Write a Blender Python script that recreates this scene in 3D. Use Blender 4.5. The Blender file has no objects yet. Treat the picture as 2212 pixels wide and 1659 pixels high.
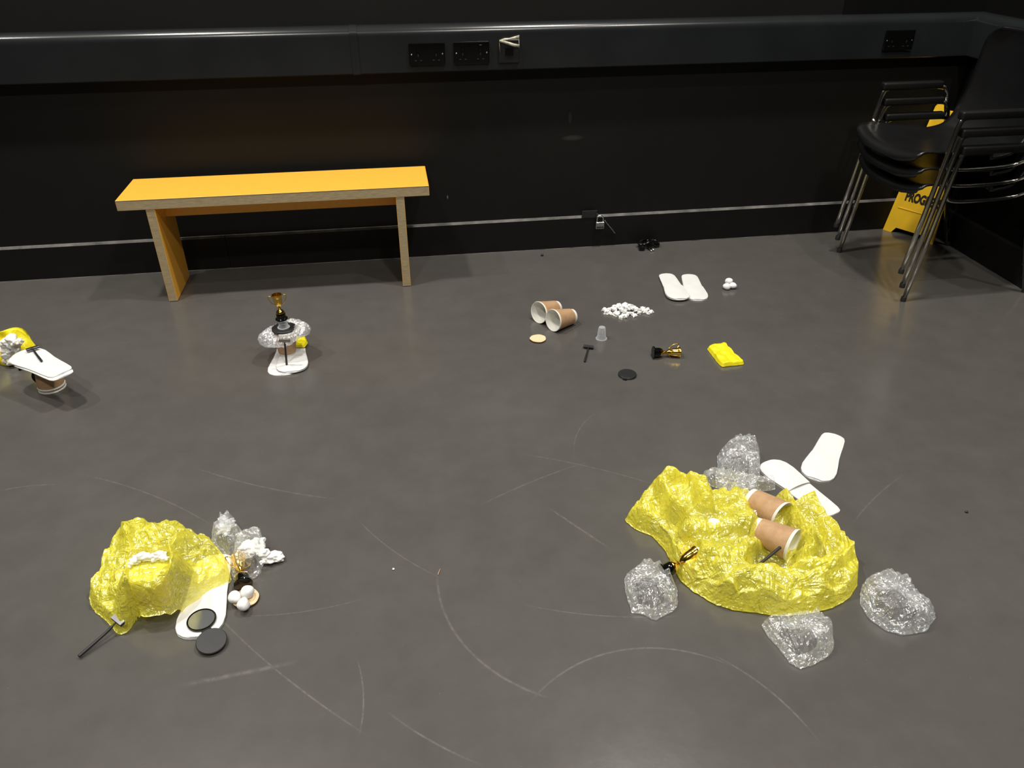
import bpy, bmesh, math, random
import numpy as np
from mathutils import Vector, Matrix, Euler
PI = math.pi
C = bpy.context.scene.collection
S = bpy.context.scene
random.seed(4)

# ---------------------------------------------------------------- camera
CAM_H = 1.4709; FPX = 1680.46; PITCH = .561; ROLL = -.0011; YAW = .1507
def cam_axes():
    cy, sy = math.cos(YAW), math.sin(YAW)
    f = Vector((sy*math.cos(PITCH), cy*math.cos(PITCH), -math.sin(PITCH)))
    r = Vector((cy, -sy, 0)); u = r.cross(f)
    return (r*math.cos(ROLL)+u*math.sin(ROLL), u*math.cos(ROLL)-r*math.sin(ROLL), f)
AX = cam_axes()
cam = bpy.data.cameras.new('camera'); camo = bpy.data.objects.new('camera', cam); C.objects.link(camo)
cam.sensor_width = 36; cam.lens = FPX/2212*36; cam.clip_start = .05
m = Matrix((AX[0], AX[1], -AX[2])).transposed().to_4x4(); m.translation = Vector((0, 0, CAM_H))
camo.matrix_world = m
S.camera = camo
S.view_settings.view_transform = 'Standard'; S.view_settings.look = 'None'
S.view_settings.gamma = 1; S.view_settings.use_curve_mapping = False
S.view_settings.exposure = -.22
# ---------------------------------------------------------------- world and lights
W = bpy.data.worlds.new('world'); S.world = W; W.use_nodes = True
W.node_tree.nodes['Background'].inputs[0].default_value = (.9, .95, 1, 1)
W.node_tree.nodes['Background'].inputs[1].default_value = .02
def lamp(name, loc, size, power, col=(1, .955, .88), aim=None, sizey=None, spread=None):
    l = bpy.data.lights.new(name, 'AREA'); l.energy = power; l.color = col; l.size = size
    if sizey: l.shape = 'RECTANGLE'; l.size_y = sizey
    else: l.shape = 'DISK'
    if spread: l.spread = spread
    o = bpy.data.objects.new(name, l); C.objects.link(o); o.location = loc
    if aim is not None: o.rotation_euler = (Vector(aim)-Vector(loc)).to_track_quat('-Z', 'Y').to_euler()
    return o
LIGHTS = [((-1.6, 2.55, 4.9), .28, 150), ((1.35, 2.5, 4.9), .28, 140), ((-3.3, 2.5, 4.9), .16, 90), ((2.3, 1.2, 4.9), .16, 60),
          ((-1.4, -1.0, 4.9), .3, 110), ((1.2, -1.0, 4.9), .3, 120)]
for (p, s, e) in LIGHTS: lamp('ceiling_spotlight', p, s, e)

# ---------------------------------------------------------------- helpers
def at(px, py, z=0.0):
    """point of height z seen at a pixel of the photograph"""
    u = (px-1106)/FPX; v = (py-829.5)/FPX
    d = AX[2]+AX[0]*u-AX[1]*v
    t = (z-CAM_H)/d.z
    return Vector((d.x*t, d.y*t, z))
def zm(ox, oy, k): return lambda x, y, z=0.0: at(ox+x*k, oy+y*k, z)
def mesh(name, verts, faces, mat, parent=None, smooth=True, loc=None):
    me = bpy.data.meshes.new(name); me.from_pydata([tuple(v) for v in verts], [], [tuple(f) for f in faces]); me.update()
    if smooth: me.polygons.foreach_set('use_smooth', [True]*len(me.polygons))
    for mm in (mat if isinstance(mat, (list, tuple)) else [mat]): me.materials.append(mm)
    o = bpy.data.objects.new(name, me); C.objects.link(o)
    if parent: o.parent = parent
    if loc is not None: o.location = loc
    return o
def frombm(name, bm, mat, parent=None, smooth=False):
    bmesh.ops.recalc_face_normals(bm, faces=bm.faces)
    me = bpy.data.meshes.new(name); bm.to_mesh(me); bm.free()
    if smooth: me.polygons.foreach_set('use_smooth', [True]*len(me.polygons))
    for mm in (mat if isinstance(mat, (list, tuple)) else [mat]): me.materials.append(mm)
    o = bpy.data.objects.new(name, me); C.objects.link(o)
    if parent: o.parent = parent
    return o
def bx(bm, a, b, bev=0, mi=0):
    vs = [bm.verts.new((x, y, z)) for x in (a[0], b[0]) for y in (a[1], b[1]) for z in (a[2], b[2])]
    F = [(0, 1, 3, 2), (4, 6, 7, 5), (0, 4, 5, 1), (2, 3, 7, 6), (0, 2, 6, 4), (1, 5, 7, 3)]
    fs = [bm.faces.new([vs[i] for i in f]) for f in F]
    for f in fs: f.material_index = mi
    if bev:
        es = list({e for f in fs for e in f.edges})
        bmesh.ops.bevel(bm, geom=es, offset=bev, segments=3, affect='EDGES', profile=.5)
def box(name, a, b, mat, parent=None, bev=0):
    bm = bmesh.new(); bx(bm, a, b, bev); return frombm(name, bm, mat, parent)
def tube_data(pts, r, n=12, closed=False):
    pts = [Vector(p) for p in pts]; rs = r if isinstance(r, (list, tuple)) else [r]*len(pts)
    V = []; F = []; up = None; N = len(pts)
    for i, p in enumerate(pts):
        if closed: t = (pts[(i+1) % N]-pts[i-1])
        else: t = pts[min(i+1, N-1)]-pts[max(i-1, 0)]
        t.normalize()
        if up is None:
            up = Vector((0, 0, 1)) if abs(t.z) < .9 else Vector((1, 0, 0))
        a = t.cross(up).normalized(); b = a.cross(t).normalized(); up = b
        for k in range(n):
            an = 2*PI*k/n; V.append(p+(a*math.cos(an)+b*math.sin(an))*rs[i])
    for i in range(N if closed else N-1):
        j = (i+1) % N
        for k in range(n): F.append((i*n+k, i*n+(k+1) % n, j*n+(k+1) % n, j*n+k))
    if not closed: F.append(tuple(range(n))[::-1]); F.append(tuple((N-1)*n+k for k in range(n)))
    return V, F
def tube(name, pts, r, mat, parent=None, n=12, closed=False):
    V, F = tube_data(pts, r, n, closed); return mesh(name, V, F, mat, parent)
def smoothpath(pts, n=8):
    P = [Vector(p) for p in pts]; P = [P[0]*2-P[1]]+P+[P[-1]*2-P[-2]]; out = []
    for i in range(1, len(P)-2):
        for k in range(n):
            t = k/n; a, b, c, d = P[i-1:i+3]
            out.append(.5*((2*b)+(c-a)*t+(2*a-5*b+4*c-d)*t*t+(3*b-a-3*c+d)*t**3))
    out.append(P[-2]); return out
def lathe(name, prof, mat, parent=None, n=48, mis=None, smooth=True, caps=True):
    V = []; F = []; MI = []
    for (r, z) in prof:
        for k in range(n): V.append((r*math.cos(2*PI*k/n), r*math.sin(2*PI*k/n), z))
    for i in range(len(prof)-1):
        for k in range(n):
            F.append((i*n+k, i*n+(k+1) % n, (i+1)*n+(k+1) % n, (i+1)*n+k)); MI.append(mis[i] if mis else 0)
    if caps and prof[0][0] > 0: F.append(tuple(range(n))[::-1]); MI.append(mis[0] if mis else 0)
    if caps and prof[-1][0] > 0 : F.append(tuple((len(prof)-1)*n+k for k in range(n))); MI.append(mis[-1] if mis else 0)
    o = mesh(name, V, F, mat, parent, smooth); o.data.polygons.foreach_set('material_index', MI)
    if smooth:
        o.data.set_sharp_from_angle(angle=math.radians(40))
    return o
def tag(o, label=None, cat=None, group=None, kind=None):
    if label: o['label'] = label
    if cat: o['category'] = cat
    if group: o['group'] = group
    if kind: o['kind'] = kind
    return o
def thing(name, label, cat, loc=(0, 0, 0), rot=(0, 0, 0), group=None):
    o = bpy.data.objects.new(name, None); C.objects.link(o); o.empty_display_size = .05
    o.location = loc; o.rotation_euler = rot
    return tag(o, label, cat, group)
def axis_place(o, p0, p1, roll=0):
    """origin at p0 and local Z towards p1"""
    p0, p1 = Vector(p0), Vector(p1)
    q = (p1-p0).to_track_quat('Z', 'Y'); o.rotation_euler = (q.to_matrix() @ Matrix.Rotation(roll, 3, 'Z')).to_euler(); o.location = p0
def copy_tree(o, parent=None):
    c = o.copy(); C.objects.link(c); c.parent = parent
    for ch in list(o.children): copy_tree(ch, c)
    return c

# ---------------------------------------------------------------- materials
def newmat(name):
    m = bpy.data.materials.new(name); m.use_nodes = True; nt = m.node_tree
    return m, nt, nt.nodes['Principled BSDF']
class NB:
    def __init__(s, nt): s.nt = nt
    def n(s, t, **kw):
        x = s.nt.nodes.new(t)
        for k, v in kw.items():
            if k.startswith('_'): setattr(x, k[1:], v)
            else: x.inputs[k.replace('__', ' ')].default_value = v
        return x
    def l(s, a, b): s.nt.links.new(a, b)
    def math(s, op, a, b=None, c=None, clamp=False):
        x = s.nt.nodes.new('ShaderNodeMath'); x.operation = op; x.use_clamp = clamp
        for i, v in enumerate((a, b, c)):
            if v is None: continue
            if isinstance(v, (int, float)): x.inputs[i].default_value = v
            else: s.l(v, x.inputs[i])
        return x.outputs[0]
    def ramp(s, fac, stops):
        x = s.nt.nodes.new('ShaderNodeValToRGB'); e = x.color_ramp.elements
        while len(e) < len(stops): e.new(.5)
        for el, (p, c) in zip(e, stops): el.position = p; el.color = (c, c, c, 1) if isinstance(c, (int, float)) else (*c, 1)
        s.l(fac, x.inputs[0]); return x.outputs[0]
    def noise(s, scale, detail=4, rough=.55, vec=None, dist=0):
        x = s.n('ShaderNodeTexNoise'); x.inputs['Scale'].default_value = scale; x.inputs['Detail'].default_value = detail
        x.inputs['Roughness'].default_value = rough; x.inputs['Distortion'].default_value = dist
        s.l(vec if vec is not None else s.obj(), x.inputs['Vector']); return x.outputs['Fac']
    def obj(s):
        if not hasattr(s, 'tc'): s.tc = s.n('ShaderNodeTexCoord')
        return s.tc.outputs['Object']
    def mapping(s, scale=(1, 1, 1), rot=(0, 0, 0)):
        x = s.n('ShaderNodeMapping'); x.inputs['Scale'].default_value = scale; x.inputs['Rotation'].default_value = rot
        s.l(s.obj(), x.inputs[0]); return x.outputs[0]
    def bump(s, h, strength, dist, bsdf):
        x = s.n('ShaderNodeBump'); x.inputs['Strength'].default_value = strength; x.inputs['Distance'].default_value = dist
        s.l(h, x.inputs['Height']); s.l(x.outputs[0], bsdf.inputs['Normal']); return x
def plain(name, col, rough=.5, metal=0, bump=None, var=None, spec=.5, coat=0):
    m, nt, b = newmat(name); nb = NB(nt)
    b.inputs['Roughness'].default_value = rough; b.inputs['Metallic'].default_value = metal
    b.inputs['Specular IOR Level'].default_value = spec; b.inputs['Coat Weight'].default_value = coat
    sc, amt = var or (30, .12)
    f = nb.noise(sc, 3)
    lo = tuple(c*(1-amt) for c in col); hi = tuple(min(1, c*(1+amt)) for c in col)
    nb.l(nb.ramp(f, [(.3, lo), (.7, hi)]), b.inputs['Base Color'])
    if bump: nb.bump(nb.noise(bump[0], 4), bump[1], bump[2], b)
    return m

def floor_mat():
    m, nt, b = newmat('resin_floor'); nb = NB(nt)
    base = nb.math('ADD', nb.math('MULTIPLY', nb.noise(1.3, 5, .6), .5), nb.math('MULTIPLY', nb.noise(9, 5, .65), .5))
    col = nb.ramp(base, [(.35, (.079, .075, .069)), (.65, (.099, .094, .087))])
    sep = nb.n('ShaderNodeSeparateXYZ'); nb.l(nb.obj(), sep.inputs[0])
    X, Y = sep.outputs[0], sep.outputs[1]
    tot = None
    gate = nb.ramp(nb.noise(55, 3, .7), [(.42, 0.0), (.62, 1.0)])
    arcs = [((1155, 985), (1280, 1010), (1410, 1045), 1, .0016), ((1160, 1500), (1340, 1405), (1560, 1430), .8, .002), ((790, 1140), (850, 1190), (945, 1245), 1, .0014),
            ((945, 1250), (1000, 1390), (1150, 1495), 1, .0026), ((490, 1350), (600, 1450), (780, 1580), .8, .0018), ((200, 1030), (330, 1070), (450, 1130), .7, .0018),
            ((435, 1015), (560, 1050), (700, 1075), .9, .002), ((1060, 1080), (1150, 1040), (1260, 1000), .6, .002), ((760, 1300), (650, 1322), (520, 1330), .7, .0013),
            ((1150, 1310), (1300, 1330), (1440, 1332), .8, .0013), ((0, 1060), (60, 1050), (110, 1047), .8, .002), ((770, 1420), (785, 1500), (780, 1570), .6, .0016),
            ((1850, 1120), (1890, 1075), (1960, 1020), .5, .002), ((420, 1475), (520, 1455), (640, 1430), .6, .005), ((1570, 1430), (1660, 1490), (1760, 1590), .7, .002),
            ((1240, 970), (1250, 930), (1290, 890), .5, .0014), ((1190, 1100), (1250, 1140), (1310, 1180), .7, .0016), ((840, 1540), (930, 1600), (1010, 1640), .5, .0018)]
    for a, bb, c, st, w in arcs:
        A, B, Cc = at(*a), at(*bb), at(*c)
        ax, ay, bx_, by, cx, cy = A.x, A.y, B.x, B.y, Cc.x, Cc.y
        d = 2*(ax*(by-cy)+bx_*(cy-ay)+cx*(ay-by))
        ux = ((ax*ax+ay*ay)*(by-cy)+(bx_*bx_+by*by)*(cy-ay)+(cx*cx+cy*cy)*(ay-by))/d
        uy = ((ax*ax+ay*ay)*(cx-bx_)+(bx_*bx_+by*by)*(ax-cx)+(cx*cx+cy*cy)*(bx_-ax))/d
        R = math.hypot(ax-ux, ay-uy)
        def dist(x0, y0):
            dx = nb.math('SUBTRACT', X, x0); dy = nb.math('SUBTRACT', Y, y0)
            return nb.math('SQRT', nb.math('MULTIPLY_ADD', dx, dx, nb.math('MULTIPLY', dy, dy)))
        r = nb.math('ABSOLUTE', nb.math('SUBTRACT', dist(ux, uy), R))
        ring = nb.math('SUBTRACT', 1, nb.math('DIVIDE', r, w*1.7), clamp=True)
        L = (A-Cc).length*.62
        msk = nb.math('MULTIPLY', nb.math('SUBTRACT', 1, nb.math('DIVIDE', dist(bx_, by), L), clamp=True), 3*st, clamp=True)
        v = nb.math('MULTIPLY', ring, msk)
        tot = v if tot is None else nb.math('MAXIMUM', tot, v)
    tot = nb.math('MULTIPLY', tot, nb.math('MULTIPLY_ADD', gate, .6, .4))
    # fine scuffs
    sm = nb.mapping((1, 9, 1), (0, 0, .7)); s1 = nb.ramp(nb.noise(6, 6, .75, sm, 1.2), [(.66, 0.0), (.8, 1.0)])
    sm2 = nb.mapping((8, 1, 1), (0, 0, .3)); s2 = nb.ramp(nb.noise(5, 6, .75, sm2, 1.6), [(.67, 0.0), (.8, 1.0)])
    dots = nb.ramp(nb.noise(120, 2, .5), [(.76, 0.0), (.79, 1.0)])
    sc = nb.math('MAXIMUM', nb.math('MULTIPLY', s1, .35), nb.math('MULTIPLY', s2, .3))
    tot = nb.math('MAXIMUM', nb.math('MULTIPLY', tot, .62), sc); tot = nb.math('MAXIMUM', tot, nb.math('MULTIPLY', dots, .35), clamp=True)
    mx = nb.n('ShaderNodeMix', _data_type='RGBA'); nb.l(nb.math('MULTIPLY', tot, .26), mx.inputs[0]); nb.l(col, mx.inputs[6]); mx.inputs[7].default_value = (.36, .34, .31, 1)
    nb.l(mx.outputs[2], b.inputs['Base Color'])
    ro = nb.math('MULTIPLY_ADD', nb.noise(4, 5, .6), .16, .13); nb.l(nb.math('MULTIPLY_ADD', tot, .3, ro), b.inputs['Roughness'])
    b.inputs['Specular IOR Level'].default_value = .55
    nb.bump(nb.noise(26, 4, .5), .06, .004, b)
    return m
def wall_mat():
    m, nt, b = newmat('black_wall_paint'); nb = NB(nt)
    col = nb.ramp(nb.noise(2.2, 5, .6), [(.3, (.0045, .0045, .0041)), (.7, (.0064, .0064, .0058))])
    sc = nb.ramp(nb.noise(7, 6, .7, nb.mapping((1, 1, 3))), [(.7, 0.0), (.85, 1.0)])
    mx = nb.n('ShaderNodeMix', _data_type='RGBA'); nb.l(nb.math('MULTIPLY', sc, .35), mx.inputs[0]); nb.l(col, mx.inputs[6]); mx.inputs[7].default_value = (.06, .058, .052, 1)
    sep = nb.n('ShaderNodeSeparateXYZ'); nb.l(nb.obj(), sep.inputs[0])
    def blob(x, z, rx, rz):
        dx = nb.math('DIVIDE', nb.math('SUBTRACT', sep.outputs[0], x), rx); dz = nb.math('DIVIDE', nb.math('SUBTRACT', sep.outputs[2], z), rz)
        return nb.math('SUBTRACT', 1, nb.math('MULTIPLY_ADD', dx, dx, nb.math('MULTIPLY', dz, dz)), clamp=True)
    bl = nb.math('MAXIMUM', nb.math('MULTIPLY', blob(.818, .53, .055, .014), .2), nb.math('MULTIPLY', blob(.803, .62, .009, .03), .14))
    bl = nb.math('MAXIMUM', bl, nb.math('MULTIPLY', blob(.234, .282, .003, .009), 6), clamp=True)
    mx2 = nb.n('ShaderNodeMix', _data_type='RGBA'); nb.l(bl, mx2.inputs[0]); nb.l(mx.outputs[2], mx2.inputs[6]); mx2.inputs[7].default_value = (.12, .12, .11, 1)
    nb.l(mx2.outputs[2], b.inputs['Base Color']); b.inputs['Roughness'].default_value = .6; b.inputs['Specular IOR Level'].default_value = .25
    nb.bump(nb.noise(140, 3), .1, .002, b)
    return m
def ply_mat():
    m, nt, b = newmat('birch_ply_edge'); nb = NB(nt)
    f = nb.noise(10, 5, .6, nb.mapping((3, 3, 25)), .4)
    st = nb.ramp(nb.noise(14, 4, .7, nb.mapping((9, 9, 1.5))), [(.64, 0.0), (.72, 1.0)])
    col = nb.ramp(f, [(.3, (.33, .25, .14)), (.7, (.50, .40, .24))])
    mx = nb.n('ShaderNodeMix', _data_type='RGBA'); nb.l(nb.math('MULTIPLY', st, .5), mx.inputs[0]); nb.l(col, mx.inputs[6]); mx.inputs[7].default_value = (.14, .09, .045, 1)
    nb.l(mx.outputs[2], b.inputs['Base Color']); b.inputs['Roughness'].default_value = .5
    return m
def film_mat(name, diff, tint, alpha, rough, trans=.5, bscale=60, bstr=.5, spec_w=.35, edge=.35, bdist=.01, layerattr=False, nz=.3):
    """thin plastic film: see-through + diffuse + translucent + gloss"""
    m = bpy.data.materials.new(name); m.use_nodes = True; nt = m.node_tree; nt.nodes.clear(); nb = NB(nt)
    out = nb.n('ShaderNodeOutputMaterial')
    tr = nb.n('ShaderNodeBsdfTransparent', Color=(*tint, 1))
    di = nb.n('ShaderNodeBsdfDiffuse', Color=(*diff, 1)); tl = nb.n('ShaderNodeBsdfTranslucent', Color=(*diff, 1))
    gl = nb.n('ShaderNodeBsdfGlossy', Color=(1, 1, 1, 1), Roughness=rough)
    x1 = nb.n('ShaderNodeMixShader', Fac=trans); nb.l(di.outputs[0], x1.inputs[1]); nb.l(tl.outputs[0], x1.inputs[2])
    lw = nb.n('ShaderNodeLayerWeight', Blend=.4)
    cr = nb.noise(bscale*.45, 5, .7, None, 1.5)
    a = nb.math('ADD', alpha, nb.math('MULTIPLY', lw.outputs['Facing'], edge))
    a = nb.math('ADD', a, nb.math('MULTIPLY_ADD', cr, nz, -.5*nz), clamp=True)
    if layerattr:
        at_ = nb.n('ShaderNodeAttribute', _attribute_name='layers'); a = nb.math('ADD', a, at_.outputs['Fac'], clamp=True)
    x2 = nb.n('ShaderNodeMixShader'); nb.l(a, x2.inputs[0]); nb.l(tr.outputs[0], x2.inputs[1]); nb.l(x1.outputs[0], x2.inputs[2])
    gl.inputs['Color'].default_value = (spec_w, spec_w, spec_w, 1); fr = nb.n('ShaderNodeFresnel', IOR=1.5)
    x3 = nb.n('ShaderNodeAddShader'); nb.l(x2.outputs[0], x3.inputs[0]); nb.l(gl.outputs[0], x3.inputs[1])
    nb.l(x3.outputs[0], out.inputs[0])
    # crease bump: ridged, stretched wrinkles
    def ridged(scale, vec, dist):
        q = nb.noise(scale, 2, .5, vec, dist); return nb.math('ABSOLUTE', nb.math('MULTIPLY_ADD', q, 2, -1))
    v1 = nb.mapping((1, .35, .6), (0, 0, .6)); v2 = nb.mapping((.4, 1, .6), (0, 0, -.4)); v3 = nb.mapping((1, .5, 1), (0, 0, 1.9))
    h = nb.math('ADD', nb.math('MULTIPLY', ridged(bscale, v1, 1.2), 1.0), nb.math('MULTIPLY', ridged(bscale*1.3, v2, 1.4), .9))
    h = nb.math('ADD', h, nb.math('MULTIPLY', ridged(bscale*3.0, v3, .8), .35))
    bp = nb.n('ShaderNodeBump'); bp.inputs['Strength'].default_value = bstr; bp.inputs['Distance'].default_value = bdist; nb.l(h, bp.inputs['Height'])
    for s_ in (di, tl, gl, fr): nb.l(bp.outputs[0], s_.inputs['Normal'])
    return m
def kraft_mat():
    m, nt, b = newmat('ridged_kraft_card'); nb = NB(nt)
    f = nb.noise(60, 4); nb.l(nb.ramp(f, [(.3, (.43, .255, .130)), (.7, (.55, .34, .185))]), b.inputs['Base Color'])
    w = nb.n('ShaderNodeTexWave', _wave_type='BANDS', _bands_direction='Z'); w.inputs['Scale'].default_value = 110; nb.l(nb.obj(), w.inputs[0])
    nb.bump(w.outputs['Fac'], .5, .0008, b); b.inputs['Roughness'].default_value = .6
    return m
def wood_slice_mat():
    m, nt, b = newmat('wood_slice_face'); nb = NB(nt)
    w = nb.n('ShaderNodeTexWave', _wave_type='RINGS', _rings_direction='Z'); w.inputs['Scale'].default_value = 55; w.inputs['Distortion'].default_value = 1.5
    nb.l(nb.obj(), w.inputs[0]); nb.l(nb.ramp(w.outputs['Fac'], [(.0, (.72, .52, .30)), (1., (.86, .68, .44))]), b.inputs['Base Color']); b.inputs['Roughness'].default_value = .7
    return m
M = {}
M['floor'] = floor_mat(); M['wall'] = wall_mat(); M['ply'] = ply_mat()
M['wall2'] = plain('black_wall_and_shade', (.003, .003, .003), .8, var=(3, .3), spec=.1)  # near-black for the right wall and for the panel that paints shade
M['trunk'] = plain('dark_grey_plastic_trunking', (.0135, .0152, .0165), .22, bump=(3, .02, .01), var=(4, .15), spec=.6)
M['skirt'] = plain('black_skirting_paint', (.006, .006, .006), .42, bump=(90, .06, .001), spec=.3)
M['dust'] = plain('scuffed_dusty_edge', (.13, .126, .118), .75, var=(14, .55))
M['orange'] = plain('orange_laminate', (.92, .46, .055), .38, var=(90, .04))
M['black'] = plain('black_plastic', (.012, .012, .013), .32, var=(40, .2))
M['blackmatte'] = plain('matte_black_plastic', (.014, .014, .015), .5, var=(40, .2))
M['arm'] = plain('dark_arm_pad', (.005, .005, .005), .5, var=(10, .15), spec=.3)
M['gloss'] = plain('gloss_black_plastic', (.003, .003, .003), .06, spec=.5, var=(20, .1))
M['chairblack'] = plain('black_moulded_plastic', (.0062, .0062, .0068), .34, bump=(400, .08, .0006), var=(10, .15))
M['chrome'] = plain('chrome_tube', (.62, .6, .55), .16, 1, var=(60, .05))
M['steel'] = plain('steel', (.6, .6, .62), .3, 1, var=(60, .1))
M['gold'] = plain('gold_metallic_plastic', (1.0, .62, .12), .14, 1, var=(60, .08), bump=(90, .25, .001))
M['kraft'] = kraft_mat()
M['cupwhite'] = plain('white_paper_cup', (.80, .79, .73), .5, var=(80, .03))
M['white'] = plain('white_nonwoven_fabric', (.72, .72, .71), .8, bump=(600, .4, .0006), var=(25, .03), spec=.2)
M['cotton'] = plain('white_cotton', (.88, .88, .87), .95, bump=(180, .5, .002), var=(50, .03), spec=.1)
M['foam'] = plain('white_foam_chip', (.87, .87, .85), .8, bump=(250, .4, .001), var=(60, .05))
M['popcorn'] = plain('popped_white_foam', (.92, .89, .80), .85, bump=(150, .25, .001), var=(70, .08))
M['woodface'] = wood_slice_mat(); M['bark'] = plain('reddish_bark', (.28, .12, .05), .8, var=(150, .4), bump=(200, .5, .001))
M['signyellow'] = plain('yellow_sign_plastic', (.92, .56, .02), .42, var=(12, .08), bump=(40, .05, .002))
M['ink'] = plain('black_print', (.012, .010, .008), .6)
M['yellow'] = plain('opaque_yellow_film', (.86, .74, .015), .4, bump=(45, .5, .006), var=(30, .1))
M['ceil'] = plain('dark_ceiling_paint', (.012, .012, .012), .8)
M['bagyellow'] = film_mat('translucent_yellow_film', (.97, .91, .10), (.97, .95, .55), .56, .22, .45, 22, .9, .15, .20, .011, True, .75)
M['clear'] = film_mat('clear_crinkled_film', (.60, .62, .64), (.985, .99, 1), .21, .17, .4, 20, 1.0, .24, .22, .018, False, .6)
M['cleardense'] = film_mat('gathered_clear_film', (.62, .63, .65), (.985, .99, 1), .42, .2, .4, 14, .8, .20, .2, .014, False, .4)
M['clearsmooth'] = film_mat('clear_rigid_plastic', (.8, .82, .84), (.96, .97, .98), .09, .05, .5, 8, .0, .10, .45, .001, False, 0)
M['milky'] = film_mat('milky_white_film', (.86, .87, .88), (.97, .98, .99), .62, .2, .45, 70, .6, .12, .3, .008)
M['tape'] = plain('torn_pale_tape', (.55, .53, .42), .5, var=(90, .4))
mm, nt_, b_ = newmat('mirror_glass'); M['mirror'] = mm; b_.inputs['Metallic'].default_value = 1; b_.inputs['Roughness'].default_value = .16; b_.inputs['Base Color'].default_value = (.42, .44, .46, 1); b_.inputs['Metallic'].default_value = .85

# ---------------------------------------------------------------- the setting
WY = 3.532; WX = 2.70; X0 = -3.6; Y0 = -2.6; CH = 5.2
def struct(o): o['kind'] = 'structure'; return o
struct(box('floor', (X0-.1, Y0-.1, -.1), (WX+.1, WY+.1, 0), M['floor']))
struct(box('wall_back', (X0-.1, WY, 0), (WX+.1, WY+.1, CH), M['wall']))
struct(box('wall_right', (WX, Y0-.1, 0), (WX+.1, WY, CH), M['wall2']))
struct(box('wall_left', (X0-.1, Y0-.1, 0), (X0, WY, CH), M['wall']))
struct(box('wall_front', (X0, Y0-.1, 0), (WX, Y0, CH), M['wall']))
struct(box('ceiling', (X0-.1, Y0-.1, CH), (WX+.1, WY+.1, CH+.1), M['ceil']))
# added black panel that paints the cast shadow on the upper back wall
struct(box('shade_panel', (2.02, WY-.012, 1.0), (WX, WY, CH), M['wall2']))
def skirting(name, p, q, nrm, top='dust'):
    bm = bmesh.new(); P, Q, N = Vector(p), Vector(q), Vector(nrm)
    prof = [(0, 0), (.016, 0), (.016, .150), (.011, .158), (0, .158)]
    va = [bm.verts.new(P+N*a+Vector((0, 0, z))) for a, z in prof]; vb = [bm.verts.new(Q+N*a+Vector((0, 0, z))) for a, z in prof]
    for i in range(len(prof)):
        j = (i+1) % len(prof); f = bm.faces.new((va[i], va[j], vb[j], vb[i]))
        if i in (2, 3): f.material_index = 1
    bm.faces.new(va); bm.faces.new(vb[::-1])
    return struct(frombm(name, bm, [M['skirt'], M[top]]))
skirting('baseboard_back', (X0, WY, 0), (-.79, WY, 0), (0, -1, 0))
skirting('baseboard_back', (-.788, WY, 0), (WX, WY, 0), (0, -1, 0))
skirting('baseboard_right', (WX, Y0, 0), (WX, WY-.017, 0), (-1, 0, 0), 'skirt')
# pale floor-to-skirting sealant line
struct(tube('trim_2', [(X0, WY-.018, .0006), (WX-.018, WY-.018, .0006)], .0018, M['dust'], n=6))
struct(tube('trim_3', [(WX-.018, WY-.018, .0006), (WX-.018, Y0, .0006)], .0018, M['dust'], n=6))
# dado trunking
TB, TT, TD = .842, 1.022, .062
def trunk_profile():
    p = [(0, TB), (TD-.004, TB), (TD, TB+.004), (TD, TT-.040)]
    for k in range(9):
        a = k/8*PI/2; p.append((TD-.036*(1-math.cos(a)), TT-.036+.036*math.sin(a)))
    p.append((0, TT)); return p
def trunking(name, p, q, nrm, mitre=None):
    P, Q, N = Vector(p), Vector(q), Vector(nrm); d = (Q-P).normalized(); V = []; F = []; pr = trunk_profile(); n = len(pr)
    for (E, e) in ((P, 0), (Q, 1)):
        for a, z in pr:
            sh = 0
            if mitre and mitre[e]: sh = a*mitre[e]
            V.append(E+N*a+d*sh+Vector((0, 0, z)))
    for i in range(n-1): F.append((i, i+1, n+i+1, n+i))
    F.append(tuple(range(n))[::-1]); F.append(tuple(range(n, 2*n)))
    o = mesh(name, V, F, M['trunk'], None, True); o.data.set_sharp_from_angle(angle=math.radians(30)); return struct(o)
trunking('trim_4', (X0, WY, 0), (-.132, WY, 0), (0, -1, 0))
trunking('trim_5', (-.110, WY, 0), (WX, WY, 0), (0, -1, 0), (0, -1))
trunking('trim_6', (WX, WY, 0), (WX, Y0, 0), (-1, 0, 0), (1, 0))
# joint cover of the trunking
def cover(name, x0, x1):
    V = []; F = []; pr = trunk_profile(); n = len(pr)
    for x in (x0, x1):
        for a, z in pr:
            cz = (TB+TT)/2; V.append((x, WY-(a+.0025 if a > 0 else 0), z+(.0025 if z > cz else -.0025)))
    for i in range(n-1): F.append((i, n+i, n+i+1, i+1))
    F.append(tuple(range(n))); F.append(tuple(range(n, 2*n))[::-1]); o = mesh(name, V, F, M['trunk']); o.data.set_sharp_from_angle(angle=math.radians(30)); return struct(o)
cover('trim_7', -.136, -.106)

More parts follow.
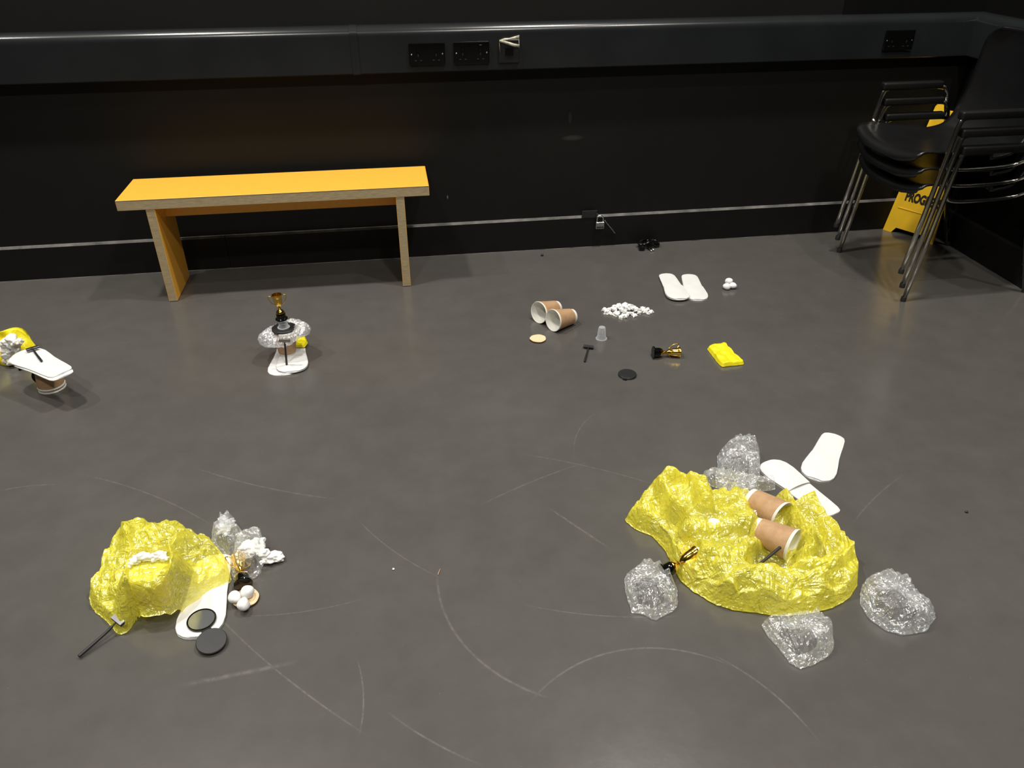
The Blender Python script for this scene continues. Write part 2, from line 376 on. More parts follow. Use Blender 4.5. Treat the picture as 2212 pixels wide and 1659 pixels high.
# ---------------------------------------------------------------- sockets
SY = WY-TD
def socket(label, x0, x1, z0, z1, double=True, group=None):
    t = thing('power_socket', label, 'socket', ((x0+x1)/2, SY, z0), group=group)
    w = (x1-x0)/2; h = z1-z0
    box('faceplate', (-w, -.011, 0), (w, 0, h), M['gloss'], t, .003)
    for s in (-1, 1) if double else (0,):
        box('rocker_switch', (s*w*.5-.006, -.016, h*.62), (s*w*.5+.006, -.0105, h*.86), M['gloss'], t, .001)
        for dx, dz, ww, hh in ((0, .40, .004, .010), (-.011, .2, .008, .004), (.011, .2, .008, .004)):
            box('pin_hole', (s*w*.5+dx-ww/2, -.0125, h*dz), (s*w*.5+dx+ww/2, -.0109, h*dz+hh), M['ink'], t)
        lathe_o = lathe('screw_cap', [(.0028, 0), (.0028, .001), (.0018, .0018), (0, .002)], M['steel'], t, 12)
        lathe_o.rotation_euler = (PI/2, 0, 0); lathe_o.location = (s*w*.86 if double else w*.8, -.011, h*.5)
    return t
socket('left glossy black double socket on the grey wall trunking above the bench', .098, .246, .872, .958)
socket('middle glossy black double socket, beside the torn taped plate on the trunking', .283, .431, .872, .958)
socket('black double socket on the dark trunking near the corner, above the chairs', 2.21, 2.35, .876, .962)
t = thing('outlet_plate', 'square outlet plate with torn pale tape across its top', 'outlet', (.515, SY, .872))
box('faceplate', (-.043, -.009, 0), (.043, 0, .09), M['black'], t, .003)
box('data_port', (-.017, -.0125, .028), (.017, -.0085, .060), M['gloss'], t, .001)
bm = bmesh.new()
def strip(bm, pts, w, yo):
    vs = []
    for i, (x, z, yy) in enumerate(pts):
        vs.append((bm.verts.new((x, yy-yo, z-w[i])), bm.verts.new((x, yy-yo-.003*math.sin(i*2.), z+w[i]))))
    for i in range(len(vs)-1): bm.faces.new((vs[i][0], vs[i+1][0], vs[i+1][1], vs[i][1]))
strip(bm, [(-.041, .086, -.010), (-.02, .092, -.016), (0, .094, -.018), (.02, .097, -.017), (.042, .1, -.011)], [.004, .006, .004, .006, .008], 0)
strip(bm, [(-.041, .087, -.010), (-.02, .083, -.018), (0, .077, -.022), (.02, .071, -.022), (.043, .066, -.012)], [.004, .005, .006, .006, .006], .002)
strip(bm, [(-.042, .085, -.0105), (-.041, .06, -.0105), (-.037, .04, -.0105)], [.001, .001, .001], .0)
strip(bm, [(.040, .09, -.0105), (.042, .06, -.0105)], [.01, .008], .001)
o = frombm('torn_tape', bm, M['tape'], t, True); mo = o.modifiers.new('s', 'SOLIDIFY'); mo.thickness = .0008

# ---------------------------------------------------------------- padlock, hasp, cable on the skirting
YS = WY-.016
t = thing('hasp', 'small black hasp plate fixed at the top of the skirting board', 'hasp', (.925, YS, .15))
box('plate', (-.05, -.003, .0), (.025, 0, .036), M['blackmatte'], t, .001)
box('staple', (.018, -.014, .012), (.028, -.003, .022), M['black'], t, .002)
t = thing('padlock', 'small silver padlock hanging at the top of the black skirting board', 'padlock', (.962, YS-.02, .1))
box('lock_body', (-.021, -.008, .0), (.021, .008, .034), M['steel'], t, .003)
tube('shackle', smoothpath([(-.015, 0, .032), (-.015, 0, .050), (-.010, 0, .061), (0, 0, .065), (.010, 0, .061), (.015, 0, .050), (.015, 0, .032)], 4), .003, M['steel'], t, 10)
for k in range(4): box('number_wheel', (-.016+k*.0085, -.0105, .004), (-.0095+k*.0085, -.0078, .014), M['black'], t, .0008)
o = tube('steel_cable', smoothpath([(.985, YS-.02, .14), (1.005, YS-.012, .115), (1.03, YS-.008, .085), (1.045, YS-.006, .065)], 4), .0022, M['steel'], None, 8)
tag(o, 'thin grey wire hanging down to the right of the padlock', 'wire')

# ---------------------------------------------------------------- bench
t = thing('bench', 'low orange laminate bench with pale plywood edges against the black wall', 'bench', (-1.102, 3.188, 0))
L, Wd, H, th = 1.238, .282, .45, .042
def slab(name, a, b, faces_mat, parent):
    """box with two laminate faces (normal axis) and ply edges"""
    bm = bmesh.new(); bx(bm, a, b)
    bmesh.ops.recalc_face_normals(bm, faces=bm.faces)
    for f in bm.faces: f.material_index = 0 if abs(f.normal[faces_mat]) > .5 else 1
    es = list(bm.edges)
    bmesh.ops.bevel(bm, geom=es, offset=.0012, segments=1, affect='EDGES')
    return frombm(name, bm, [M['orange'], M['ply']], parent)
slab('seat_board', (0, 0, H-th), (L, Wd, H), 2, t)
slab('leg_panel', (.105, .002, .002), (.14, Wd-.02, H-th), 0, t)
slab('leg_panel', (L-.14, .002, .002), (L-.105, Wd-.02, H-th), 0, t)
slab('apron', (.14, .125, H-th-.075), (L-.14, .15, H-th), 1, t)
for x in (0, ):
    bm = bmesh.new(); bx(bm, (0, -.0006, H-.0022), (L, .0, H-.0012)); frombm('black_edge_line', bm, M['ink'], t)

# ---------------------------------------------------------------- chairs in the corner
def make_chair(label):
    t = thing('stacking_chair', label, 'chair', group='stacked black armchairs in the corner')
    R = .0095
    for s in (-1, 1):
        y = s*.272
        tube('front_leg', [(0, y, .004), (.03, y, .25), (.062, y*.985, .54)]+smoothpath([(.070, y*.98, .595), (.078, y*.98, .618), (.10, y*.98, .628)], 5), R, M['chrome'], t, 14)
        tube('rear_leg', smoothpath([(.32, y*.98, .628), (.36, y*.98, .622), (.382, y*.98, .598)], 5)+[(.40, y, .54), (.48, y, .28), (.572, y, .004)], R, M['chrome'], t, 14)
        bm = bmesh.new(); bx(bm, (.062, y*.98-.017, .620), (.345, y*.98+.017, .652), .008); frombm('armrest', bm, M['arm'], t, True)
        tube('seat_rail', smoothpath([(.055, y*.985, .50), (.10, s*.235, .425), (.25, s*.23, .415), (.38, s*.235, .425), (.425, y*.99, .46)], 6), .008, M['chrome'], t, 12)
        for x in (0, .572): lathe('foot_cap', [(.0115, 0), (.0115, .016), (.0098, .020)], M['blackmatte'], t, 14).location = (x, y, 0)
    # one-piece shell
    prof = smoothpath([(-.035, 0, .440), (-.03, 0, .458), (.0, 0, .470), (.10, 0, .462), (.22, 0, .452), (.36, 0, .456), (.43, 0, .49), (.470, 0, .59), (.485, 0, .70), (.492, 0, .82), (.490, 0, .885)], 5)
    n = len(prof); V = []; F = []; K = 24
    for i, p in enumerate(prof):
        f = i/(n-1)
        for k in range(K+1):
            v = -1+2*k/K
            w = .235 if f < .5 else .235-.02*(f-.5)/.5
            if f > .86: w *= math.sqrt(max(.0, 1-((f-.86)/.15)**2))*.55+.45
            if f < .1: w *= .80+.20*math.sqrt(f/.1)
            x, z = p.x, p.z
            e = v*v
            if f < .45: z += .018*e*e-.006*(1-e); x += (-.035*(1-e))*(1-f/.45)
            else: x -= .035*e
            V.append((x, v*w, z))
    for i in range(n-1):
        for k in range(K): a = i*(K+1)+k; F.append((a, a+1, a+K+2, a+K+1))
    o = mesh('seat_shell', V, F, M['chairblack'], t); mo = o.modifiers.new('s', 'SOLIDIFY'); mo.thickness = .009; mo.offset = -1
    return t
c0 = make_chair('black moulded armchair on chrome legs, bottom of the corner stack')
c0.location = (2.105, 2.992, 0)
for k, lab in ((1, 'black moulded armchair in the middle of the corner stack of three'), (2, 'black moulded armchair on top of the corner stack of three')):
    c = copy_tree(c0); c['label'] = lab; c.location = (2.105-.024*k, 2.992, .066*k)

# ---------------------------------------------------------------- yellow floor sign behind the chairs
A = Vector((2.485, 3.505, 0)); B = Vector((2.605, 3.288, 0)); mid = (A+B)/2
d = (B-A).normalized(); nrm = Vector((d.y, -d.x, 0))
if nrm.x > 0: nrm = -nrm
t = thing('floor_sign', 'yellow folding floor sign printed with PROGRESS behind the stacked chairs', 'sign', mid)
t.rotation_euler = (0, 0, math.atan2(d.y, d.x))
Wb, Wt, Hs = .132, .088, .64
def sign_panel(name, sgn, parent):
    bm = bmesh.new(); ln = lambda h: Wb+(Wt-Wb)*h/Hs
    out = [(-Wb, 0), (-Wb+.045, 0), (-Wb+.062, .028), (Wb-.062, .028), (Wb-.045, 0), (Wb, 0), (Wt, Hs-.02), (Wt-.015, Hs), (.04, Hs), (.035, Hs-.035), (-.035, Hs-.035), (-.04, Hs), (-Wt+.015, Hs), (-Wt, Hs-.02)]
    vs = [bm.verts.new((x, 0, z)) for x, z in out]; f = bm.faces.new(vs)
    r = bmesh.ops.extrude_face_region(bm, geom=[f]); bmesh.ops.translate(bm, verts=[g for g in r['geom'] if isinstance(g, bmesh.types.BMVert)], vec=(0, .009, 0))
    o = frombm(name, bm, M['signyellow'], parent); return o
tilt = -.17
p1 = sign_panel('front_panel', 1, t); p1.rotation_euler = (tilt, 0, 0)
p2 = sign_panel('rear_panel', -1, t); p2.location = (0, .2, 0); p2.rotation_euler = (.145, 0, 0)
bm = bmesh.new(); bx(bm, (-.095, -.003, .125), (.095, 0, .129), .001); o = frombm('moulded_ridge', bm, M['signyellow'], p1)
cu = bpy.data.curves.new('lettering', 'FONT'); cu.body = 'PROGRESS'; cu.size = .052; cu.align_x = 'CENTER'; cu.extrude = .0006; cu.offset = .0028
tmp = bpy.data.objects.new('tmp', cu); C.objects.link(tmp); bpy.context.view_layer.update()
me = bpy.data.meshes.new_from_object(tmp.evaluated_get(bpy.context.evaluated_depsgraph_get())); bpy.data.objects.remove(tmp)
me.materials.clear(); me.materials.append(M['ink'])
o = bpy.data.objects.new('lettering', me); C.objects.link(o); o.parent = p1; o.rotation_euler = (PI/2, 0, 0); o.location = (0.014, -.001, .171); o.scale = (.74, 1.15, 1)
# which side faces the camera: local -Y must point towards the room
# ---------------------------------------------------------------- black cable bundle by the skirting
t = thing('cable_bundle', 'coiled glossy black cable with metal plug pins beside the skirting', 'cable', (1.20, 3.47, 0))
rr = random.Random(3); pts = []
for k in range(46):
    a = k*.83; r = .03+.012*math.sin(k*1.7); pts.append((.008+1.25*r*math.cos(a)+rr.uniform(-.006, .006), r*.75*math.sin(a)+rr.uniform(-.005, .005)-.002, .009+.035*(.5+.5*math.sin(k*.61))*(1-(r/.07))))
tube('cable', smoothpath(pts, 5), .0042, M['gloss'], t, 8)
pl = box('plug', (-.052, -.05, .002), (-.024, -.022, .022), M['gloss'], t, .005)
tube('plug_pin', [(-.0, -.045, .006), (.006, -.066, .005)], .0032, M['steel'], t, 8)
tube('plug_pin', [(.010, -.042, .008), (.018, -.060, .007)], .0032, M['steel'], t, 8)
box('strain_relief', (-.008, -.046, .003), (.014, -.02, .016), M['gloss'], t, .004)

# ---------------------------------------------------------------- small kit items
def proto_cup(label, group=None, nested=False):
    t = thing('paper_cup', label, 'cup', group=group)
    H, rb, rt = .105, .029, .043
    R = lambda z: rb+(rt-rb)*z/H
    lathe('cup_wall', [(rb-.003, .006), (rb-.001, 0), (R(0), 0), (R(.013), .013), (R(H-.004), H-.004), (R(H), H-.004), (rt+.0022, H-.001), (rt+.0012, H+.0018), (rt-.001, H+.001), (rt-.0022, H-.003), (rb-.001, .008), (0, .008)], M['cupwhite'], t, 56)
    lathe('cup_base', [(rb-.0025, .003), (rb-.0025, .005), (0, .005)], M['cupwhite'], t, 40)
    lathe('cardboard_sleeve', [(R(.013), .0125), (R(.013)+.0014, .013), (R(.098)+.0014, .098), (R(.098), .0985)], M['kraft'], t, 56, caps=False)
    return t
def proto_trophy(label):
    t = thing('trophy_cup', label, 'trophy')
    lathe('trophy_base', [(.0225, 0), (.0235, .002), (.0225, .005), (.0175, .008), (.0172, .026), (.0160, .028), (0, .028)], M['gloss'], t, 40)
    lathe('trophy_stem', [(.0158, .0282), (.0155, .031), (.0120, .037), (.0052, .0415), (.0042, .044), (.0060, .046), (.0042, .048), (.0038, .050)], M['gold'], t, 36)
    lathe('trophy_bowl', [(.0038, .050), (.0080, .055), (.0125, .063), (.0155, .075), (.0168, .088), (.0170, .092), (.0188, .096), (.0192, .103), (.0178, .1035), (.0160, .094), (.0145, .078), (.0110, .064), (0, .058)], M['gold'], t, 40)
    for s in (-1, 1):
        tube('handle', smoothpath([(s*.0168, 0, .094), (s*.025, 0, .100), (s*.033, 0, .0985), (s*.031, 0, .086), (s*.023, 0, .070), (s*.011, 0, .060)], 5), .0014, M['gold'], t, 8)
    return t
def proto_razor(label):
    t = thing('razor', label, 'razor')     # head at the origin, handle along +X
    tube('razor_handle', smoothpath([(.004, 0, .009), (.016, 0, .0075), (.03, 0, .0055), (.06, 0, .005), (.098, 0, .0055), (.104, 0, .006)], 4), [.0022]*4+[.0036]*8+[.0040]*8+[.0034], M['blackmatte'], t, 10)
    box('razor_head', (-.006, -.020, .006), (.005, .020, .012), M['black'], t, .0015)
    box('blade', (-.0085, -.0195, .0121), (.0040, .0195, .0134), M['steel'], t)
    box('guard_bar', (-.0085, -.019, .0065), (-.006, .019, .0110), M['steel'], t, .0008)
    return t
def disc(name, r, h, mat, parent, bev=.0015, n=56, z=0):
    return lathe(name, [(0, z), (r-bev, z), (r, z+bev), (r, z+h-bev), (r-bev, z+h), (0, z+h)], mat, parent, n)
def proto_compact(label):
    t = thing('compact_mirror', label, 'compact mirror')
    disc('mirror_case', .033, .004, M['blackmatte'], t); disc('lid', .033, .0045, M['blackmatte'], t, z=.0042)
    box('hinge', (-.007, .031, .001), (.007, .0375, .0078), M['black'], t, .001)
    return t
def proto_slice(label):
    t = thing('wood_slice', label, 'wood slice')
    V = []; F = []; n = 64; rr = random.Random(5)
    rad = [.0315*(1+.02*math.sin(3*a)+.012*math.sin(7*a+1)) for a in [2*PI*k/n for k in range(n)]]
    for z, s in ((0, 1), (.0, 1), (.007, 1)):
        pass
    bm = bmesh.new(); lo = [bm.verts.new((rad[k]*math.cos(2*PI*k/n), rad[k]*math.sin(2*PI*k/n), 0)) for k in range(n)]; hi = [bm.verts.new((v.co.x, v.co.y, .007)) for v in lo]
    for k in range(n): bm.faces.new((lo[k], lo[(k+1) % n], hi[(k+1) % n], hi[k]))
    bm.faces.new(lo[::-1]); frombm('bark_ring', bm, M['bark'], t, True)
    bm = bmesh.new(); f = bm.faces.new([bm.verts.new((rad[k]*.965*math.cos(2*PI*k/n), rad[k]*.965*math.sin(2*PI*k/n), .0072)) for k in range(n)])
    f2 = bm.faces.new([bm.verts.new((rad[k]*1.0*math.cos(2*PI*k/n), rad[k]*1.0*math.sin(2*PI*k/n), .0068)) for k in range(n)])
    frombm('sawn_face', bm, M['woodface'], t)
    return t
def blob(name, mat, r, seed, squash=(1, 1, .85), amp=.22, parent=None, sub=3, freq=1.6, label=None, cat=None, group=None):
    bm = bmesh.new(); bmesh.ops.create_icosphere(bm, subdivisions=sub, radius=1); rs = np.random.RandomState(seed)
    dirs = rs.normal(size=(9, 3)); dirs /= np.linalg.norm(dirs, axis=1)[:, None]; ph = rs.uniform(0, 6, 9)
    for v in bm.verts:
        p = np.array(v.co); f = sum(math.sin(freq*3*p@dd+q) for dd, q in zip(dirs, ph))/4.
        v.co = Vector(p*(1+amp*f)*r); v.co.x *= squash[0]; v.co.y *= squash[1]; v.co.z *= squash[2]
    mn = min(v.co.z for v in bm.verts)
    for v in bm.verts: v.co.z -= mn
    o = frombm(name, bm, mat, parent, True)
    if label: tag(o, label, cat, group)
    return o
def slipper_half(u):   # half width, u from -1 heel to 1 toe
    pts = [(-1, 0), (-.985, .022), (-.95, .031), (-.85, .036), (-.6, .0385), (-.3, .040), (0, .0425), (.3, .048), (.55, .0515), (.75, .049), (.88, .041), (.96, .027), (.99, .014), (1, 0)]
    for (a, b), (c, d_) in zip(pts, pts[1:]):
        if a <= u <= c: return b+(d_-b)*(u-a)/(c-a)
    return 0
def proto_slipper(label, L=.27, W=1.0, lift=.006, group=None, bendf=None, strap=True):
    t = thing('slipper', label, 'slipper', group=group)
    n = 60; K = 16
    us = [math.sin((i/n-.5)*PI) for i in range(n+1)]
    def layer(name, u0, u1, z0, th, bulge):
        V = []; F = []; sel = [u for u in us if u0 <= u <= u1]
        if u0 > -1: sel = [u0]+sel
        for side in (0, 1):
            for u in sel:
                w = max(slipper_half(u), .0006)*W
                for k in range(K+1):
                    v = -1+2*k/K; x = u*L/2; y = v*w
                    z = z0+bulge*(1-v*v)*(math.sqrt(max(0, 1-u*u)) if u0 > -1 else 0)+(th if side else 0)*(1-.7*v**8)
                    if bendf: z += bendf(x, y)
                    V.append((x, y, z))
        m_ = len(sel)*(K+1)
        for i in range(len(sel)-1):
            for k in range(K):
                a = i*(K+1)+k; F.append((a, a+K+1, a+K+2, a+1)[::-1]); F.append((m_+a, m_+a+K+1, m_+a+K+2, m_+a+1))
        for i in range(len(sel)-1):
            for k in (0, K):
                a = i*(K+1)+k; F.append((a, a+K+1, m_+a+K+1, m_+a) if k == K else (a, m_+a, m_+a+K+1, a+K+1))
        e0 = 0; e1 = (len(sel)-1)*(K+1)
        for k in range(K): F.append((e0+k, e0+k+1, m_+e0+k+1, m_+e0+k)); F.append((e1+k, m_+e1+k, m_+e1+k+1, e1+k+1))
        o = mesh(name, V, F, M['white'], t); return o
    layer('sole', -1, 1, 0, .0045, 0)
    if strap: layer('toe_cover', -.02, .985, .0052, .0012, lift)
    return t
def lay(o, p, ang, z=0, rx=0, ry=0): o.location = (p[0], p[1], z); o.rotation_euler = Euler((rx, ry, ang)); return o
def ang_of(a, b): return math.atan2(b[1]-a[1], b[0]-a[0])
CUP = proto_cup('white kraft-sleeved paper cup lying on its side, the rear one of the pair')
TRO = proto_trophy('small gold trophy cup with black base lying on the floor')
RAZ = proto_razor('black disposable razor lying between the small clear cup and the compact')
COM = proto_compact('closed round black compact mirror lying on the open floor')
SLI = proto_slice('small round wood slice on the floor in front of the two lying cups')
def cp(proto, label, group=None):
    c = copy_tree(proto); c['label'] = label
    if group: c['group'] = group
    return c

# --- the laid-out set in the middle of the floor
def lie_cup(o, base_px, rim_px, zb=.031, zr=.045, roll=0):
    a = at(*base_px, zb); b = at(*rim_px, zr); d = (b-a).normalized(); a2 = b-d*.105; a2.z = zb
    axis_place(o, a2, b, roll); return o
lie_cup(CUP, (1206, 664), (1164, 675)); CUP['label'] = 'white kraft-sleeved paper cup lying on its side, the rear one of the pair'
c = lie_cup(cp(CUP, 'white kraft-sleeved paper cup lying on its side, the front one of the pair'), (1236, 683), (1195, 692))
lay(SLI, at(1162, 734), .3)
a, b = at(1271, 754), at(1263, 783); lay(RAZ, a, ang_of(a, b))
lay(COM, at(1355, 811), 2.6)
a, b = at(1410, 761, .022), at(1469, 761, .018); axis_place(TRO, a, b, .9)
def clear_cup(label):
    return tag(lathe('clear_cup', [(.0225, 0), (.0225, .0015), (.0185, .0035), (.0178, .006), (.0140, .046), (.0120, .050), (0, .050), (0, .049), (.0114, .049), (.0130, .0455), (.0168, .006), (.0178, .002), (.0222, .0004)], M['clearsmooth'], None, 40), label, 'cup')
o = clear_cup('small clear plastic cup with a flared foot standing on the open floor'); o.location = at(1299, 731)
# slippers
def slipper_at(label, toe_px, heel_px, z=0, W=1., strap=True, L=.27, lift=.006, rx=0, ry=0, toe_z=0, heel_z=0):
    s = proto_slipper(label, L, W, lift, strap=strap); a = at(*toe_px, toe_z or z); b = at(*heel_px, heel_z or z); c = (a+b)/2
    return lay(s, (c.x, c.y), ang_of(b, a), z, rx, ry)
slipper_at('white fabric slipper on the floor, right one of the side-by-side pair', (1507, 650), (1488, 594), .0005)
slipper_at('white fabric slipper overlapping on top, left one of the side-by-side pair', (1470, 649), (1438, 592), .0095)
# folded yellow piece, cotton balls, foam chips come after the sheet builder

# ---------------------------------------------------------------- crumpled film builder
class Crumple:
    def __init__(s, seed, lam=(.02, .09), n=9, slope=.25, warp=.012):
        r = np.random.RandomState(seed); s.t = []
        for i in range(n):
            a = r.uniform(0, PI); l = np.exp(r.uniform(math.log(lam[0]), math.log(lam[1])))
            s.t.append((math.cos(a), math.sin(a), l, r.uniform(0, 10), slope*l*r.uniform(.5, 1), r.uniform(0, 6, 4), r.uniform(8, 30, 2)))
        s.warp = warp
        s.k = r.uniform(0, 6, 8)
    def __call__(s, x, y):
        h = np.zeros_like(x)
        k = s.k
        wx = s.warp*(np.sin(23*y+k[0])+.6*np.sin(51*x+k[1]+17*y)); wy = s.warp*(np.sin(27*x+k[2])+.6*np.sin(47*y+k[3]-19*x))
        for c, sn, l, ph, amp, p4, f2 in s.t:
            q = ((x+wx)*c+(y+wy)*sn)/l+ph
            tri = np.abs((q % 1)-.5)*2
            gate = np.clip(.5+.9*np.sin(f2[0]*x+p4[0])*np.sin(f2[1]*y+p4[1])+.3*np.sin(31*x-22*y+p4[2]), 0, 1)
            h += amp*tri*gate
        return h
def poly_sdf(P, x, y):
    """signed distance to a closed polygon, positive inside"""
    P = np.array(P); n = len(P); d = np.full(x.shape, 1e9); inside = np.zeros(x.shape, bool)
    for i in range(n):
        ax, ay = P[i]; bx_, by = P[(i+1) % n]; ex, ey = bx_-ax, by-ay
        t = np.clip(((x-ax)*ex+(y-ay)*ey)/(ex*ex+ey*ey+1e-12), 0, 1)
        d = np.minimum(d, np.hypot(x-ax-t*ex, y-ay-t*ey))
        c = ((ay > y) != (by > y)) & (x < (bx_-ax)*(y-ay)/((by-ay) if by != ay else 1e-9)+ax); inside ^= c
    return np.where(inside, d, -d)
def seg_dist(P, x, y):
    d = np.full(x.shape, 1e9)
    for (ax, ay), (bx_, by) in zip(P, P[1:]):
        ex, ey = bx_-ax, by-ay; t = np.clip(((x-ax)*ex+(y-ay)*ey)/(ex*ex+ey*ey+1e-12), 0, 1); d = np.minimum(d, np.hypot(x-ax-t*ex, y-ay-t*ey))
    return d
def sstep(a, b, v): t = np.clip((v-a)/(b-a), 0, 1); return t*t*(3-2*t)
def film(name, outline, center, hfun, mat, NA=300, NR=90, edge_z=.004, jag=.003, seed=1, under=.0, parent=None, layers=None, lateral=.0, ez=None):
    """crumpled film: star-shaped outline mapped polar; hfun(x,y,s,dist_to_edge)->height"""
    r = np.random.RandomState(seed); P = np.array([(p[0], p[1]) for p in outline]); c = np.array([center[0], center[1]])
    th = np.linspace(0, 2*PI, NA, endpoint=False)
    rad = np.zeros(NA)
    for i, a in enumerate(th):
        dx, dy = math.cos(a), math.sin(a); best = 0
        for k in range(len(P)):
            p0 = P[k]-c; e = P[(k+1) % len(P)]-P[k]; den = dx*e[1]-dy*e[0]
            if abs(den) < 1e-12: continue
            t = (p0[0]*e[1]-p0[1]*e[0])/den; u = (p0[0]*dy-p0[1]*dx)/den
            if t > 0 and -1e-9 <= u <= 1+1e-9: best = max(best, t)
        rad[i] = best
    ker = np.array([1, 2, 3, 2, 1.])/9.
    rad = sum(k*np.roll(rad, j-2) for j, k in enumerate(ker))
    jn = sum(np.sin(th*f+r.uniform(0, 6))*(1/(1+.05*f)) for f in (11, 17, 29, 41, 63, 90))/3; rad = rad+jag*jn
    s = np.concatenate([np.linspace(0.02, 1, NR)**.85])
    SS, TH = np.meshgrid(s, th, indexing='ij'); RA = SS*rad[None, :]
    X = c[0]+RA*np.cos(TH); Y = c[1]+RA*np.sin(TH)
    outl = np.stack([c[0]+rad*np.cos(th), c[1]+rad*np.sin(th)], 1)
    D = poly_sdf(outl[::2], X, Y); D = np.maximum(D, 0)
    Z = hfun(X, Y, SS, D); e = np.clip(D/.006, 0, 1); EZ = edge_z
    if ez is not None:
        dd = (outl[:, None, 0]-P[None, :, 0])**2+(outl[:, None, 1]-P[None, :, 1])**2; wt = 1/(dd+4e-5)**2
        EZ = ((wt*np.array(ez)[None, :]).sum(1)/wt.sum(1))[None, :]; e = sstep(0, 1, D/(.006+EZ*.22)); Z = np.maximum(Z, EZ*np.exp(-D/.06))
    Z = np.maximum(Z, .0015)*e+EZ*(1-e)
    if lateral:
        lx = Crumple(seed+50, (.03, .1), 6, .3)(X, Y)-.01; ly = Crumple(seed+51, (.03, .1), 6, .3)(Y, X)-.01
        g = np.clip(D/.02, 0, 1)*lateral; X = X+lx*g; Y = Y+ly*g
    V = list(zip(X.ravel(), Y.ravel(), Z.ravel())); lay_ = layers(X, Y).ravel().tolist() if layers else [0]*len(V)
    F = []
    for i in range(NR-1):
        for k in range(NA):
            k2 = (k+1) % NA; F.append((i*NA+k, i*NA+k2, (i+1)*NA+k2, (i+1)*NA+k))
    V.append((c[0], c[1], float(Z[0].mean()))); lay_.append(lay_[0]); ci = len(V)-1
    for k in range(NA): F.append((ci, (k+1) % NA, k))
    if under > 0:
        prev = (NR-1)*NA
        for sc, z in ((.985, .0012), (1-under*.5, .001), (1-under, .001)):
            b0 = len(V)
            for k in range(NA): V.append((c[0]+(outl[k, 0]-c[0])*sc, c[1]+(outl[k, 1]-c[1])*sc, z)); lay_.append(0)
            for k in range(NA): k2 = (k+1) % NA; F.append((prev+k, prev+k2, b0+k2, b0+k))
            prev = b0
    zs = np.array([v[2] for v in V]); o = mesh(name, [(v[0]-c[0], v[1]-c[1], v[2]) for v in V], F, mat, parent)
    o.location = (c[0], c[1], 0)
    if layers:
        at_ = o.data.attributes.new('layers', 'FLOAT', 'POINT'); at_.data.foreach_set('value', lay_)
    return o
def simple_sdf_h(H, w, cr, amp=1.0):
    def h(x, y, s, d): return H*np.sqrt(np.clip(1-(1-np.clip(d/w, 0, 1))**2, 0, 1))+amp*cr(x, y)*np.clip(d/.012, 0, 1)
    return h
xy = lambda L: [(p.x, p.y) for p in L]

# ---- folded yellow piece in the middle set
z3 = zm(1100, 560, .2532)
ol = xy([z3(*p) for p in ((1685, 768), (1720, 745), (1805, 738), (1820, 725), (1850, 738), (1870, 765), (1935, 830), (2005, 888), (2000, 905), (1900, 915), (1815, 925), (1790, 905), (1735, 835))])
cr = Crumple(7, (.02, .06), 7, .12)
o = film('folded_sheet', ol, z3(1830, 830), lambda x, y, s, d: .011*np.clip(d/.004, 0, 1)**.5+cr(x, y)*.8, M['yellow'], 160, 40, .002, .0008, 3, .2)
tag(o, 'opaque yellow plastic sheet folded into a small flat packet', 'plastic sheet')

# ---- cotton balls and foam chips of the middle set
for (px, py, lab) in ((1569, 622, 'cotton ball on the far floor, left of its trio'), (1574, 611, 'cotton ball on the far floor, rear of its trio'), (1582, 620, 'cotton ball on the far floor, right of its trio')):
    o = blob('cotton_ball', M['cotton'], .0165, px, amp=.10, sub=4, freq=1., label='white '+lab, cat='cotton ball', group='cotton balls past the foam heap'); o.location = at(px, py+3)
r_ = random.Random(11)
def chip_mesh(seed):
    bm = bmesh.new(); rs = random.Random(seed); w, h, d = rs.uniform(.005, .008), rs.uniform(.004, .0065), rs.uniform(.004, .006)
    bx(bm, (-w, -h, 0), (w, h, d*1.6)); bmesh.ops.subdivide_edges(bm, edges=bm.edges[:], cuts=2, use_grid_fill=True)
    for v in bm.verts: v.co += Vector((rs.uniform(-1, 1), rs.uniform(-1, 1), rs.uniform(-.6, .6)))*.0022
    return frombm('foam_chip', bm, M['foam'])
chips = [chip_mesh(k) for k in range(6)]
cpos = [(1306, 669, 0), (1310, 674, 0), (1316, 668, 0), (1318, 676, 0), (1324, 665, 0), (1326, 671, 1), (1330, 662, 0), (1333, 668, 1), (1334, 675, 0), (1338, 659, 0), (1340, 664, 1), (1342, 672, 1), (1346, 668, 2), (1341, 685, 0), (1346, 681, 0), (1348, 676, 1), (1350, 662, 0), (1353, 670, 1), (1357, 677, 0), (1357, 665, 1), (1361, 660, 0), (1364, 669, 1), (1366, 676, 0), (1370, 681, 0), (1370, 665, 0), (1374, 672, 1), (1378, 668, 0), (1380, 675, 0), (1386, 670, 0), (1388, 666, 0), (1393, 672, 0), (1398, 668, 0), (1402, 675, 0), (1407, 673, 0), (1322, 660+8, 1), (1350, 658, 0), (1330, 678, 0), (1352, 683, 0)]
for i, (px, py, lv) in enumerate(cpos):
    o = chips[i] if i < 6 else chips[i % 6].copy()
    if i >= 6: C.objects.link(o)
    p = at(px, py+3, 0); o.location = (p.x, p.y, lv*.008); o.rotation_euler = (r_.uniform(-.3, .3), r_.uniform(-.3, .3), r_.uniform(0, 6)); k = r_.uniform(1.15, 1.6); o.scale = (k, k, k)
    tag(o, 'small white foam chip in the loose heap on the middle floor', 'foam chip', 'foam chips in the loose heap')

